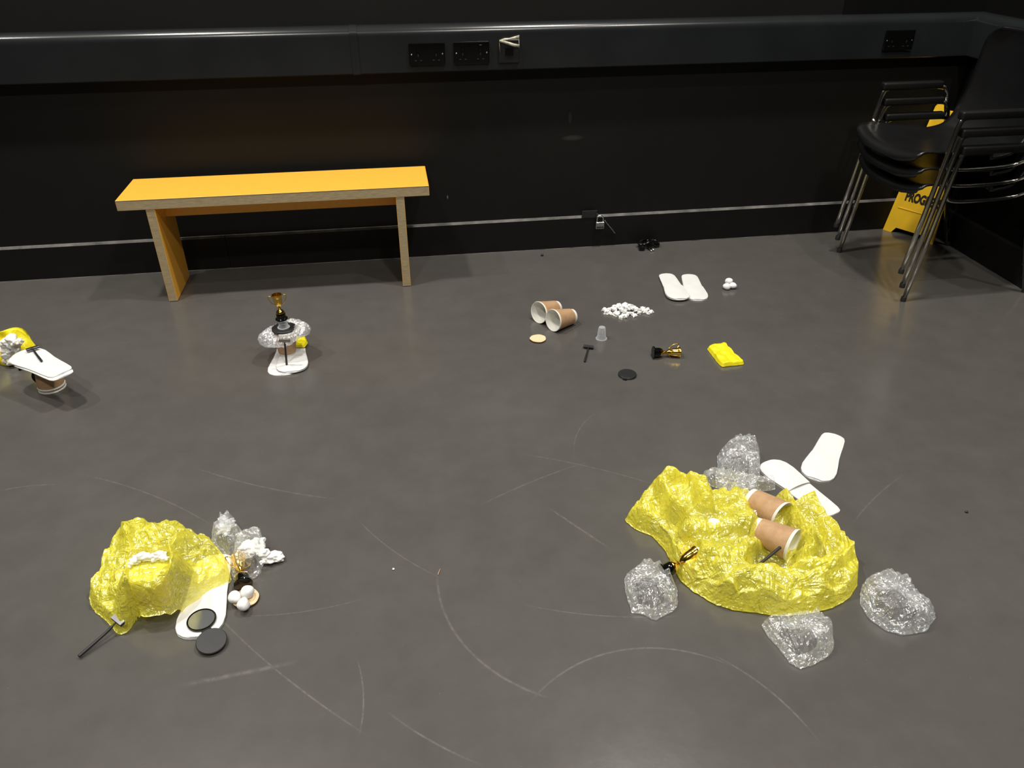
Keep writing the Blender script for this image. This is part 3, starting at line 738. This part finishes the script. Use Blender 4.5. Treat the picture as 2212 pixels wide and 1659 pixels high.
# ---------------------------------------------------------------- the tower
TX, TY = -.452, 2.635
a = proto_slipper('white fabric slipper under the tower, left one of its overlapping pair', .27, 1.12, .003, strap=False); lay(a, (TX-.006, TY-.005), -PI/2-.03, .0005)
a = proto_slipper('white fabric slipper under the tower, right one with its tip by the yellow packet', .27, 1.12, .003); lay(a, (TX+.018, TY+.0), -PI/2+.05, .0058)
ZS = .0110
ol = [(TX-.035, TY+.045), (TX-.03, TY+.115), (TX+.055, TY+.125), (TX+.070, TY+.07), (TX+.060, TY+.035), (TX+.02, TY+.042)]
cr2 = Crumple(17, (.02, .06), 7, .10)
o = film('folded_sheet', ol, (TX+.022, TY+.075), lambda x, y, s, d: .008*np.clip(d/.004, 0, 1)**.5+cr2(x, y)*.5, M['yellow'], 120, 30, .001, .0008, 5, .2); o.location.z = .0125
tag(o, 'yellow plastic sheet folded flat behind the tower cup on the slippers', 'plastic sheet')
c = cp(CUP, 'upright kraft-sleeved paper cup that carries the tower of small things'); c.location = (TX, TY, ZS); c.rotation_euler = (0, 0, 0)
zt = ZS+.1045
c = cp(COM, 'closed black compact mirror laid over the mouth of the tower cup'); c.location = (TX+.002, TY, zt); c.scale = (1.32, 1.32, 1.1)
o = clear_cup('small clear plastic cup under the trophy in the tower'); o.location = (TX+.002, TY, zt+.0102); o.scale = (1, 1, .64)
c = cp(TRO, 'gold trophy cup with black base standing on top of the tower'); c.scale = (.96, .96, .96); c.location = (TX, TY, zt+.0102+.0322); c.rotation_euler = (0, -.03, .12)
# ruffled clear cap around the cup
def ruff(name, cx, cy, z, R, r0, mat, seed):
    NA, NB_ = 220, 48; rs = np.random.RandomState(seed); th = np.linspace(0, 2*PI, NA, endpoint=False); ph = np.linspace(0, 2*PI, NB_, endpoint=False)
    T, Pp = np.meshgrid(th, ph, indexing='ij')
    rr = r0*(1+.18*np.sin(2*T+.6)+.10*np.sin(5*T+2))
    fold = .16*np.abs(np.sin(T*11+1.3*np.sin(Pp)+.8*np.sin(3*T)))+.10*np.abs(np.sin(T*23+2*np.sin(Pp+1)))+.08*np.abs(np.sin(T*7-3*Pp))
    q = rr*(.84+fold)
    RR = R+q*np.cos(Pp)*1.05; X = RR*np.cos(T)*1.04; Y = RR*np.sin(T)*.9; Z = q*np.sin(Pp)*.9-.010*np.cos(T-PI)-.004*np.sin(3*T)
    F = [(i*NB_+j, ((i+1) % NA)*NB_+j, ((i+1) % NA)*NB_+(j+1) % NB_, i*NB_+(j+1) % NB_) for i in range(NA) for j in range(NB_)]
    o = mesh(name, list(zip(X.ravel(), Y.ravel(), Z.ravel())), F, mat); o.location = (cx, cy, z); return o
o = ruff('shower_cap', TX, TY, ZS+.088, .062, .0225, M['cleardense'], 5)
tag(o, 'clear crinkled plastic shower cap wrapped as a ruff around the tower cup', 'shower cap')
c = cp(RAZ, 'black disposable razor leaning upright against the front of the tower cup')
c.rotation_euler = (0, PI/2, 0)
Z_ = Vector((.009, -.004, .109)).normalized()           # from handle end up to the head
xa = -Z_; za = (Vector((0, -1, 0))-xa*xa.dot(Vector((0, -1, 0)))).normalized(); ya = za.cross(xa)
mt = Matrix((xa, ya, za)).transposed().to_4x4(); mt.translation = Vector((TX+.004, TY-.082, .014))+Z_*.105
c.location = mt.translation; c.rotation_euler = mt.to_euler()

# ---------------------------------------------------------------- left group
LX, LY = -1.255, 2.535
c = cp(CUP, 'upside-down kraft-sleeved paper cup under the slippers, the outer one of two nested'); c.rotation_euler = (PI, 0, 0); c.location = (LX, LY, .1185)
c = cp(CUP, 'upside-down kraft-sleeved paper cup nested inside, its rim lowest on the floor'); c.rotation_euler = (PI, 0, .4); c.location = (LX, LY, .107)
for o in c.children:
    pass
pa, pb = at(48, 762, .125), at(131, 806, .125)
for k, (lab, dx, dy, zz, st) in enumerate((('lower white fabric slipper of two laid over the upside-down cups', .010, -.012, .1192, False), ('upper white fabric slipper over the upside-down cups, under a razor', 0, 0, .1245, False))):
    s = proto_slipper(lab, .26, 1.12, .002, strap=st); cc = (pa+pb)/2; lay(s, (cc.x+dx, cc.y+dy), ang_of(pb, pa)+.03*k, zz)
c = cp(RAZ, 'black disposable razor lying on top of the raised white slipper'); a, b = at(72, 758, .13), at(99, 781, .13); lay(c, a, ang_of(a, b)-.1, .1294)
c = cp(COM, 'round black compact mirror on edge behind the two nested cups'); c.location = (-1.292, 2.575, .0325); c.rotation_euler = (PI/2, 0, .25)
c = cp(TRO, 'gold trophy cup half hidden in white tufts beside the raised slippers'); c.location = (-1.415, 2.70, 0)
z5 = zm(0, 660, .1326)
pc = [(190, 560, .115, .019), (60, 690, .075, .018), (320, 600, .10, .014), (115, 820, .045, .017), (180, 920, .02, .016), (95, 620, .095, .015), (215, 670, .085, .016), (30, 640, .085, .013), (250, 620, .105, .013), (160, 740, .06, .018), (20, 710, .07, .012), (120, 900, .02, .014), (270, 720, .07, .015), (140, 650, .085, .012)]
for i, (x, y, z, r) in enumerate(pc):
    o = blob('foam_tuft', M['popcorn'] if i % 3 else M['foam'], r*1.05, 40+i, amp=.24, sub=4, freq=2.0, squash=(1, 1, .9), label='white popped-looking foam tuft in the heap around the left trophy', cat='foam tuft', group='white tufts around the left trophy')
    p = z5(x, y, z); o.location = (p.x, p.y, max(0, z-r*.9))
# folded yellow sheet standing behind
def standing_fold():
    nx, nz = 60, 26; V = []; F = []
    x0, x1 = -1.66, -1.395
    for side in (0, 1):
        for i in range(nx+1):
            u = i/nx; x = x0+(x1-x0)*u
            top = .118+.006*math.sin(u*9)-.05*max(0, (u-.82)/.18)**2
            for j in range(nz+1):
                v = j/nz; z = .001+top*v
                th = .016*(1-.3*v)*math.sqrt(max(.05, 1-max(0, (u-.93)/.07)**2))+.004*math.sin(u*21+v*5)
                y = 2.752+.025*v+.012*math.sin(u*7+v*2)+.005*math.sin(u*17+4*v)+.003*math.sin(31*u-9*v)
                V.append((x+.035*(1-v)*u, y+(th if side else -th), z+(.012*math.sin(u*6+1) if side else 0)*v))
    n = (nx+1)*(nz+1); g = lambda s, i, j: s*n+i*(nz+1)+j
    for i in range(nx):
        for j in range(nz): F.append((g(0, i, j), g(0, i+1, j), g(0, i+1, j+1), g(0, i, j+1))); F.append((g(1, i, j), g(1, i, j+1), g(1, i+1, j+1), g(1, i+1, j)))
        F.append((g(0, i, nz), g(0, i+1, nz), g(1, i+1, nz), g(1, i, nz))); F.append((g(0, i, 0), g(1, i, 0), g(1, i+1, 0), g(0, i+1, 0)))
    for j in range(nz): F.append((g(0, 0, j), g(0, 0, j+1), g(1, 0, j+1), g(1, 0, j))); F.append((g(0, nx, j), g(1, nx, j), g(1, nx, j+1), g(0, nx, j+1)))
    c = Vector((-1.53, 2.75, 0)); return mesh('folded_sheet', [Vector(v)-c for v in V], F, M['yellow'], loc=c)
tag(standing_fold(), 'folded yellow plastic sheet standing upright behind the white tufts', 'plastic sheet')

# ---------------------------------------------------------------- near left group
z2 = zm(150, 1080, .22604)
# slippers under the bag
a0, a1 = z2(1215, 1335), z2(1330, 900); dd = (a1-a0).normalized()
for k, (lab, off, an) in enumerate((('lower white fabric slipper reaching out from under the left yellow bag', -.006, .06), ('upper white fabric slipper under the open compact mirror', .0, 0))):
    s = proto_slipper(lab, .27, 1.10, .002, strap=False); cc = a0+dd*.135; lay(s, (cc.x+off, cc.y), ang_of(a1, a0)+an, .0004+.0055*k)
# open compact
t = thing('compact_mirror', 'open black compact mirror lying over the edge of the white slipper', 'compact mirror', z2(1262, 1145))
p_m, p_l = z2(1262, 1145, .015), z2(1365, 1372, .004)
dirn = (p_l-p_m); an = math.atan2(dirn.y, dirn.x)
t.location = (p_m.x, p_m.y, .0112); t.rotation_euler = (0, 0, an)
disc('mirror_case', .0335, .004, M['blackmatte'], t)
lathe('case_rim', [(.0305, .0042), (.0305, .0060), (.0325, .0064), (.0335, .0054), (.0335, .0038)], M['gloss'], t, 56, caps=False)
disc('mirror_glass', .0300, .0006, M['mirror'], t, .0002, z=.0042)
box('hinge', (.0315, -.011, .0), (.0405, .011, .0045), M['black'], t, .001)
lid = disc('lid', .0345, .0045, M['blackmatte'], t); lid.location = (.0735, 0, -.0010); lid.rotation_euler = (0, .13, 0)
# wood slice and cotton balls
c = cp(SLI, 'small round wood slice carrying three cotton balls near the left bag'); lay(c, z2(1690, 952), 1.0)
for (x, y, z, lab) in ((1580, 935, .004, 'left'), (1705, 880, .0074, 'rear'), (1665, 995, .0074, 'front')):
    o = blob('cotton_ball', M['cotton'], .0155, x, amp=.14, sub=4, freq=1.1, squash=(1, 1.05, .95), label='white cotton ball on the wood slice, %s of the three' % lab, cat='cotton ball', group='cotton balls on the wood slice'); p = z2(x, y, z+.015); o.location = (p.x, p.y, z)
# trophy wrapped in clear film
c = cp(TRO, 'gold trophy cup wrapped in clear film, black base towards the camera'); axis_place(c, z2(1660, 812, .023), z2(1615, 540, .026), .4)
# razor
a, b = z2(475, 1178, .02), z2(112, 1485, .006)
c = cp(RAZ, 'black disposable razor with its head on the left yellow bag'); lay(c, a, ang_of(a, b), .020); c.rotation_euler = Euler((0, math.asin(.018/.105), ang_of(a, b)))
# upside-down cup beneath the bag
CX = z2(735, 720, .112); CX.y += .012
c = cp(CUP, 'upright paper cup showing through the left yellow bag'); c.rotation_euler = (0, 0, .3); c.location = (CX.x, CX.y, .0)
# yellow bag
BAGLP = ((505, 215, .03), (600, 180, .03), (680, 155, .03), (750, 200, .03), (765, 250, .02), (820, 300), (950, 280), (1080, 295), (1200, 355), (1330, 415), (1430, 490), (1510, 580), (1535, 650), (1553, 790), (1480, 848), (1330, 905), (1250, 990), (1130, 1050), (1000, 1080, .03), (880, 1097, .045), (820, 1106, .045), (760, 1120, .045), (690, 1130, .04), (660, 1112, .03), (630, 1135, .01), (600, 1225), (560, 1280), (490, 1303), (445, 1280), (400, 1215), (330, 1140), (250, 1090), (205, 1000), (190, 950), (200, 880), (280, 795), (300, 700), (340, 610), (380, 520), (385, 470), (420, 365), (505, 290))
BAGL = [p[:2] for p in BAGLP]
ol = xy([z2(*p) for p in BAGLP])
cA = Crumple(21, (.03, .10), 15, .17, .02); cB = Crumple(23, (.010, .028), 12, .15, .006)
W2 = lambda *p: (z2(*p).x, z2(*p).y)
bumpc = np.array([CX.x, CX.y])
ridges2 = [([W2(1120, 385, .05), W2(1060, 470, .05), W2(1000, 560, .05), W2(930, 610, .05)], .012, .045), ([W2(520, 300, .05), W2(560, 450, .05), W2(600, 600, .06)], .02, .04),
           ([W2(840, 850, .03), W2(880, 960, .02), W2(910, 1060, .01)], .014, .03), ([W2(470, 780, .04), W2(480, 900, .03), W2(300, 960, .03)], .02, .028), ([W2(650, 260, .05), W2(860, 420, .05)], .03, .03), ([W2(1430, 620, .03), W2(1300, 700, .03), W2(1080, 820, .03)], .02, .018)]
def hleft(x, y, s, d):
    base = .5*.028*np.sqrt(np.clip(1-(1-np.clip(d/.08, 0, 1))**2, 0, 1))+.5*.032*sstep(0, .08, d)
    rc = np.hypot(x-bumpc[0], y-bumpc[1]); cupb = .1115*(1-sstep(.049, .11, rc)); cupb = np.where(rc < .049, .1115, cupb)
    h = base
    for P_, w, hh in ridges2: h = np.maximum(h, base*.6+(hh-.004)*np.clip(1-seg_dist(P_, x, y)/w/1.9, 0, 1)*sstep(-.01, .05, d))
    flat = sstep(.046, .058, rc)
    h = np.maximum(h, cupb)+(cA(x, y)*.95+cB(x, y)*.8)*np.clip(d/.012, 0, 1)*flat
    return np.maximum(h, np.where(rc < .050, .1112-.005*(1-sstep(.038, .043, rc)), 0))
def lay2(x, y):
    l = .20*np.clip(.9-(x-(W2(760, 600)[0]))/.12, -1.1, 1.4)
    for P_, w, hh in ridges2: l = l+.25*np.exp(-(seg_dist(P_, x, y)/.012)**2)
    return l*1.0+.4*(np.hypot(x-bumpc[0], y-bumpc[1]) < .042)
o = film('plastic_bag', ol, z2(760, 700, .03), hleft, M['bagyellow'], 380, 130, .003, .0025, 9, 0, None, lay2, .35, [(.045 if 680 < q < 900 and r > 1000 else .03 if 650 < q < 1010 and r > 1000 else .004) for q, r in BAGL])
tag(o, 'crumpled translucent yellow plastic bag draped over a cup, near left', 'plastic bag')
# white shreds on it
for i, (x, y, r) in enumerate(((600, 590, .010), (650, 565, .011), (705, 550, .012), (760, 550, .010), (815, 550, .011), (865, 535, .012), (905, 555, .008), (560, 620, .007))):
    o = blob('foam_tuft', M['foam'], r, 80+i, amp=.42, sub=4, freq=2.2, squash=(1.2, .8, .8), label='torn white tuft in the row on the left yellow bag', cat='foam tuft', group='torn white tufts on the left bag')
    p = z2(x, y, .122); o.location = (p.x, p.y, .112)
# clear film pieces
cr = Crumple(31, (.012, .05), 12, .42)
ol = xy([z2(*p) for p in ((1430, 200), (1470, 168), (1505, 220), (1530, 215), (1592, 165), (1565, 300), (1600, 300), (1640, 350), (1700, 430), (1700, 500), (1600, 560), (1530, 620), (1450, 510), (1350, 420), (1370, 350), (1400, 300))])
o = film('shower_cap', ol, z2(1520, 400), simple_sdf_h(.028, .03, cr, 1.1), M['clear'], 260, 60, .003, .003, 12, .3, None, None, .4)
tag(o, 'torn crumpled clear plastic shower cap behind the left yellow bag', 'shower cap')
ol = xy([z2(*p) for p in ((1535, 640), (1600, 500), (1660, 450), (1720, 440), (1800, 400), (1860, 420), (1870, 480), (1850, 560), (1860, 610), (1830, 700), (1765, 765), (1700, 735), (1640, 742), (1575, 775), (1540, 700))])
o = film('shower_cap', ol, z2(1680, 600), simple_sdf_h(.040, .03, cr, 1.0), M['clear'], 240, 60, .003, .003, 13, .3, None, None, .4)
tag(o, 'crumpled clear plastic shower cap wrapped around the gold trophy', 'shower cap')
for i, (x, y, r, mt_) in enumerate(((1475, 205, .011, 'milky'), (1450, 270, .010, 'milky'), (1510, 260, .013, 'milky'), (1545, 220, .009, 'milky'), (1490, 320, .012, 'milky'), (1740, 470, .017, 'foam'), (1820, 425, .013, 'foam'), (1790, 500, .016, 'foam'), (1850, 530, .012, 'foam'), (1910, 540, .014, 'foam'), (1965, 520, .015, 'foam'), (1990, 530, .012, 'foam'), (1720, 540, .012, 'milky'), (1845, 605, .006, 'foam'))):
    o = blob('foam_tuft', M[mt_], r, 120+i, amp=.42, sub=4, freq=2.1, squash=(1.2, 1, .7), label=('torn milky tuft at the tip of the left clear film' if x < 1600 else 'torn white tuft on the clear film around the gold trophy'), cat='foam tuft', group=('milky tufts at the clear film tip' if x < 1600 else 'white tufts beside the wrapped trophy'))
    p = z2(x, y, .02); o.location = (p.x, p.y, .0 if x > 1880 else .018)

# ---------------------------------------------------------------- near right group
z1 = zm(1300, 900, .27125); z8 = zm(1300, 1150, .36166)
W1 = lambda *p: (z1(*p).x, z1(*p).y)
ol = xy([z1(*p) for p in ((440, 470, .05), (470, 450, .06), (560, 445, .06), (680, 470, .055), (735, 540, .045), (790, 590, .03), (900, 585, .03), (1100, 600, .03), (1290, 640, .03), (1380, 640, .03), (1450, 615, .04), (1530, 660, .03), (1600, 665, .02), (1680, 630, .02), (1720, 700, .02), (1800, 790, .02), (1890, 905, .02), (1955, 1000, .02), (1965, 1060, .02), (2010, 1120, .02), (2045, 1240, .015), (2035, 1340, .01), (1980, 1450), (1850, 1525), (1740, 1560), (1560, 1592), (1420, 1598), (1300, 1585), (1050, 1550), (900, 1505), (720, 1400), (625, 1310), (580, 1240), (545, 1160), (510, 1085), (430, 990), (380, 940), (280, 920), (220, 870), (172, 832), (215, 790), (260, 740), (280, 660, .03), (330, 600, .03), (400, 550, .04))])
pit = [W1(*p, .02) for p in ((1140, 640), (1120, 720), (1180, 860), (1230, 960), (1310, 1050), (1180, 1170), (1140, 1290), (1300, 1310), (1480, 1285), (1700, 1240), (1870, 1190), (1920, 1100), (1880, 960), (1790, 820), (1690, 740), (1600, 720), (1480, 650), (1300, 650))]
tslot = [W1(*p, .035) for p in ((500, 1150), (540, 1060), (700, 1030), (770, 1120), (730, 1200), (600, 1280))]
slot = [W1(*p, .04) for p in ((720, 915), (790, 915), (850, 945), (800, 960), (735, 940))]
R1 = [([W1(440, 500, .08), W1(480, 600, .08), W1(560, 760, .07), W1(650, 880, .06)], .016, .085), ([W1(470, 470, .07), W1(680, 500, .07), W1(760, 640, .06), W1(820, 760, .06)], .02, .078),
      ([W1(700, 960, .05), W1(900, 930, .06), W1(1130, 900, .06)], .03, .062), ([W1(620, 1120, .04), W1(900, 1200, .05), W1(1180, 1150, .05)], .045, .055),
      ([W1(700, 1330, .03), W1(1000, 1420, .04), W1(1400, 1470, .04), W1(1800, 1400, .04)], .07, .046), ([W1(1520, 1290, .04), W1(1800, 1290, .04), W1(1960, 1140, .04)], .014, .052),
      ([W1(1700, 700, .04), W1(1860, 900, .04), W1(1945, 1060, .04)], .014, .045), ([W1(300, 700, .04), W1(360, 860, .03)], .02, .045), ([W1(180, 835, .015), W1(300, 880, .02)], .014, .02),
      ([W1(1190, 1285, .04), W1(1500, 1300, .04)], .010, .036)]
STR = [([W1(1455, 640, .06), W1(1490, 720, .06), W1(1560, 840, .06), W1(1620, 960, .05), W1(1640, 1100, .05), W1(1560, 1230, .04)], .020, .07), ([W1(1740, 870, .03), W1(1760, 1000, .03), W1(1740, 1160, .03)], .007, .034),
       ([W1(1790, 1290, .04), W1(1960, 1140, .05)], .009, .055), ([W1(1560, 1000, .04), W1(1500, 1150, .03), W1(1450, 1260, .03)], .009, .022)]
cC = Crumple(41, (.035, .12), 16, .17, .02); cD = Crumple(43, (.010, .03), 12, .15, .006)
def hright(x, y, s, d):
    base = .5*.034*np.sqrt(np.clip(1-(1-np.clip(d/.085, 0, 1))**2, 0, 1))+.5*.040*sstep(0, .09, d); e = np.clip(d/.03, 0, 1)
    h = base
    for P_, w, hh in R1: h = np.maximum(h, (base*.5+(hh-.014)*sstep(0, 1, 1-seg_dist(P_, x, y)/w/2.1))*sstep(-.01, .055, d))
    pd = poly_sdf(pit, x, y); m_ = sstep(-.010, .016, pd); h = h*(1-m_)+.010*m_
    ms = sstep(-.004, .006, poly_sdf(slot, x, y)); h = h*(1-ms)+.028*ms
    ms = sstep(-.008, .008, poly_sdf(tslot, x, y)); h = h*(1-ms)+.008*ms
    for P_, w, hh in STR: h = np.maximum(h, hh*np.clip(1-seg_dist(P_, x, y)/w/1.5, 0, 1)**.8*e)
    return h+(cC(x, y)*1.0+cD(x, y)*.8)*np.clip(d/.012, 0, 1)*(1-.35*m_)
def lay1(x, y):
    l = np.zeros_like(x)+.06
    for P_, w, hh in R1+STR: l = l+.22*np.exp(-(seg_dist(P_, x, y)/(w*.7))**2)
    return l-.38*sstep(-.01, .015, poly_sdf(pit, x, y))*(1-np.exp(-(seg_dist(STR[0][0], x, y)/.02)**2))
o = film('plastic_bag', ol, z1(1150, 1080), hright, M['bagyellow'], 460, 170, .004, .003, 19, .2, None, lay1, .35)
tag(o, 'large crumpled translucent yellow plastic bag, open, near right', 'plastic bag')
c = cp(CUP, 'kraft-sleeved paper cup lying in the open yellow bag, the rear one'); lie_cup(c, (1615, 1072), (1690, 1117), .055, .060)
c = cp(CUP, 'kraft-sleeved paper cup lying in the open yellow bag, the front one'); lie_cup(c, (1634, 1142), (1713, 1178), .062, .066)
a, b = z1(1195, 1250, .052), z1(1415, 1070, .070)
c = cp(RAZ, 'black disposable razor lying in the open yellow bag before the cups'); c.location = (a.x, a.y, .060); c.rotation_euler = Euler((0, -.17, ang_of(a, b)))
c = cp(COM, 'black compact mirror seen through a slot in the open yellow bag'); lay(c, z1(790, 940, .045), .4, .034)
o = blob('cotton_ball', M['cotton'], .0155, 77, amp=.12, sub=4, freq=1., label='white cotton ball resting on the open yellow bag', cat='cotton ball'); p = z1(893, 850, .082); o.location = (p.x, p.y, .070)
a, b = z1(490, 1240, .026), z1(690, 1120, .050)
c = cp(TRO, 'gold trophy cup lying at the left edge of the open yellow bag'); axis_place(c, a, a+(b-a).normalized()*.105, .5)
o = blob('cotton_ball', M['cotton'], .014, 78, amp=.12, sub=4, freq=1., label='white cotton ball stuffed in the mouth of the lying gold trophy', cat='cotton ball'); dv = (b-a).normalized(); p = a+dv*.100; o.location = (p.x, p.y, p.z-.012)
# clear film under the rear of the bag
cr5 = Crumple(61, (.015, .05), 11, .34)
ol = xy([z1(*p) for p in ((765, 560), (830, 525), (900, 512), (1010, 560), (1100, 575), (1250, 575), (1360, 590), (1370, 650), (1230, 660), (1230, 760), (1250, 900), (1190, 930), (1120, 850), (1060, 720), (960, 650), (860, 620))])
o = film('plastic_wrap', ol, z1(1130, 660), lambda x, y, s, d: .048*np.clip(d/.008, 0, 1)**.5+cr5(x, y)*.9, M['clear'], 220, 50, .03, .002, 15, 0, None, None, .3)
tag(o, 'strip of crumpled clear plastic film at the rear of the open yellow bag', 'plastic film')
# shower caps
def pleated(H, cr, c0, amp, npl, seed):
    def h(x, y, s, d):
        a = np.arctan2(y-c0[1], x-c0[0]); pl_ = np.abs(np.sin(a*npl/2+1.3*np.sin(3*a+seed)+s*2.))
        dome = H*np.sqrt(np.clip(1-(1-np.clip(d/.075, 0, 1))**2, 0, 1))
        return dome+(cr(x, y)*amp+.007*pl_*sstep(.0, .6, s))*np.clip(d/.02, 0, 1)
    return h
caps = [('A', z1, ((920, 300), (1000, 245), (1080, 222), (1160, 215), (1200, 242), (1262, 305), (1265, 440), (1220, 540), (1100, 592), (980, 580), (910, 530), (903, 460), (925, 380)), 'clear crinkled shower cap leaning at the top of the open yellow bag', .040),
        ('B', z1, ((180, 1290), (200, 1235), (245, 1215), (290, 1170), (340, 1150), (470, 1190), (560, 1265), (605, 1370), (605, 1500), (570, 1530), (500, 1565), (440, 1600), (400, 1590), (330, 1555), (240, 1540), (210, 1450), (190, 1380)), 'clear crinkled shower cap left of the open bag, below the gold trophy', .036),
        ('C', z8, ((960, 545), (975, 515), (1010, 505), (1100, 515), (1200, 505), (1290, 492), (1340, 540), (1388, 620), (1390, 690), (1340, 740), (1250, 785), (1190, 798), (1120, 760), (1060, 675), (985, 595)), 'clear crinkled shower cap touching the front edge of the open bag', .036),
        ('D', z8, ((1545, 360), (1560, 300), (1590, 262), (1680, 247), (1780, 257), (1850, 300), (1900, 400), (1990, 460), (2000, 500), (1940, 580), (1870, 590), (1800, 600), (1700, 570), (1600, 500), (1548, 420)), 'clear crinkled shower cap at far right, apart from the open bag', .036)]
for i, (k, zz, P_, lab, H_) in enumerate(caps):
    ol = xy([zz(*p, .012) for p in P_]); c0 = (sum(p[0] for p in ol)/len(ol), sum(p[1] for p in ol)/len(ol))
    cr = Crumple(70+i, (.02, .07), 10, .24)
    o = film('shower_cap', ol, c0, pleated(H_, cr, c0, 1.0, 26, i), M['clear'], 300, 80, .006, .0025, 30+i, .45, None, None, .4)
    tag(o, lab, 'shower cap')
# slippers
slipper_at('white fabric slipper lying alone at the top right of the open bag', (1757, 1041), (1804, 937), .0004, W=.98)
slipper_at('white fabric slipper partly under the shower cap behind the open bag', (1660, 1003), (1795, 1108), .0004, W=1.0)

ORD = ['leftmost', 'second from left', 'third from left', 'fourth from left', 'fifth from left', 'sixth from left', 'seventh from left', 'eighth from left', 'ninth from left', 'tenth from left', 'eleventh from left', 'twelfth from left', 'thirteenth from left', 'rightmost']
for g, txt in (('white tufts around the left trophy', 'white foam tuft heaped around the left trophy'), ('torn white tufts on the left bag', 'torn white tuft in the row on the left yellow bag'), ('white tufts beside the wrapped trophy', 'torn white tuft on the clear film by the wrapped trophy'), ('milky tufts at the clear film tip', 'torn milky tuft at the tip of the left clear film')):
    L_ = sorted([q for q in C.objects if q.get('group') == g], key=lambda q: q.location.x)
    for k_, q in enumerate(L_): q['label'] = txt+', '+('rightmost' if k_ == len(L_)-1 else ORD[k_])
# ---------------------------------------------------------------- crumbs
o = blob('pellet', M['blackmatte'], .007, 3, amp=.1, sub=2, label='tiny black pellet on the floor near the skirting board', cat='pellet'); o.location = at(1171, 553)
o = tube('straw_fragment', [at(946, 1242, .002), at(948, 1236, .0025), at(951, 1229, .002)], .0013, M['kraft'], None, 6); tag(o, 'tiny tan splinter on the open floor', 'splinter')
o = blob('crumb', M['foam'], .003, 8, amp=.3, sub=2, label='tiny white crumb on the floor left of the tan splinter', cat='crumb'); o.location = at(850, 1231)
o = blob('crumb', M['blackmatte'], .004, 9, amp=.3, sub=2, label='tiny dark crumb on the floor at the right', cat='crumb'); o.location = at(2087, 1107)
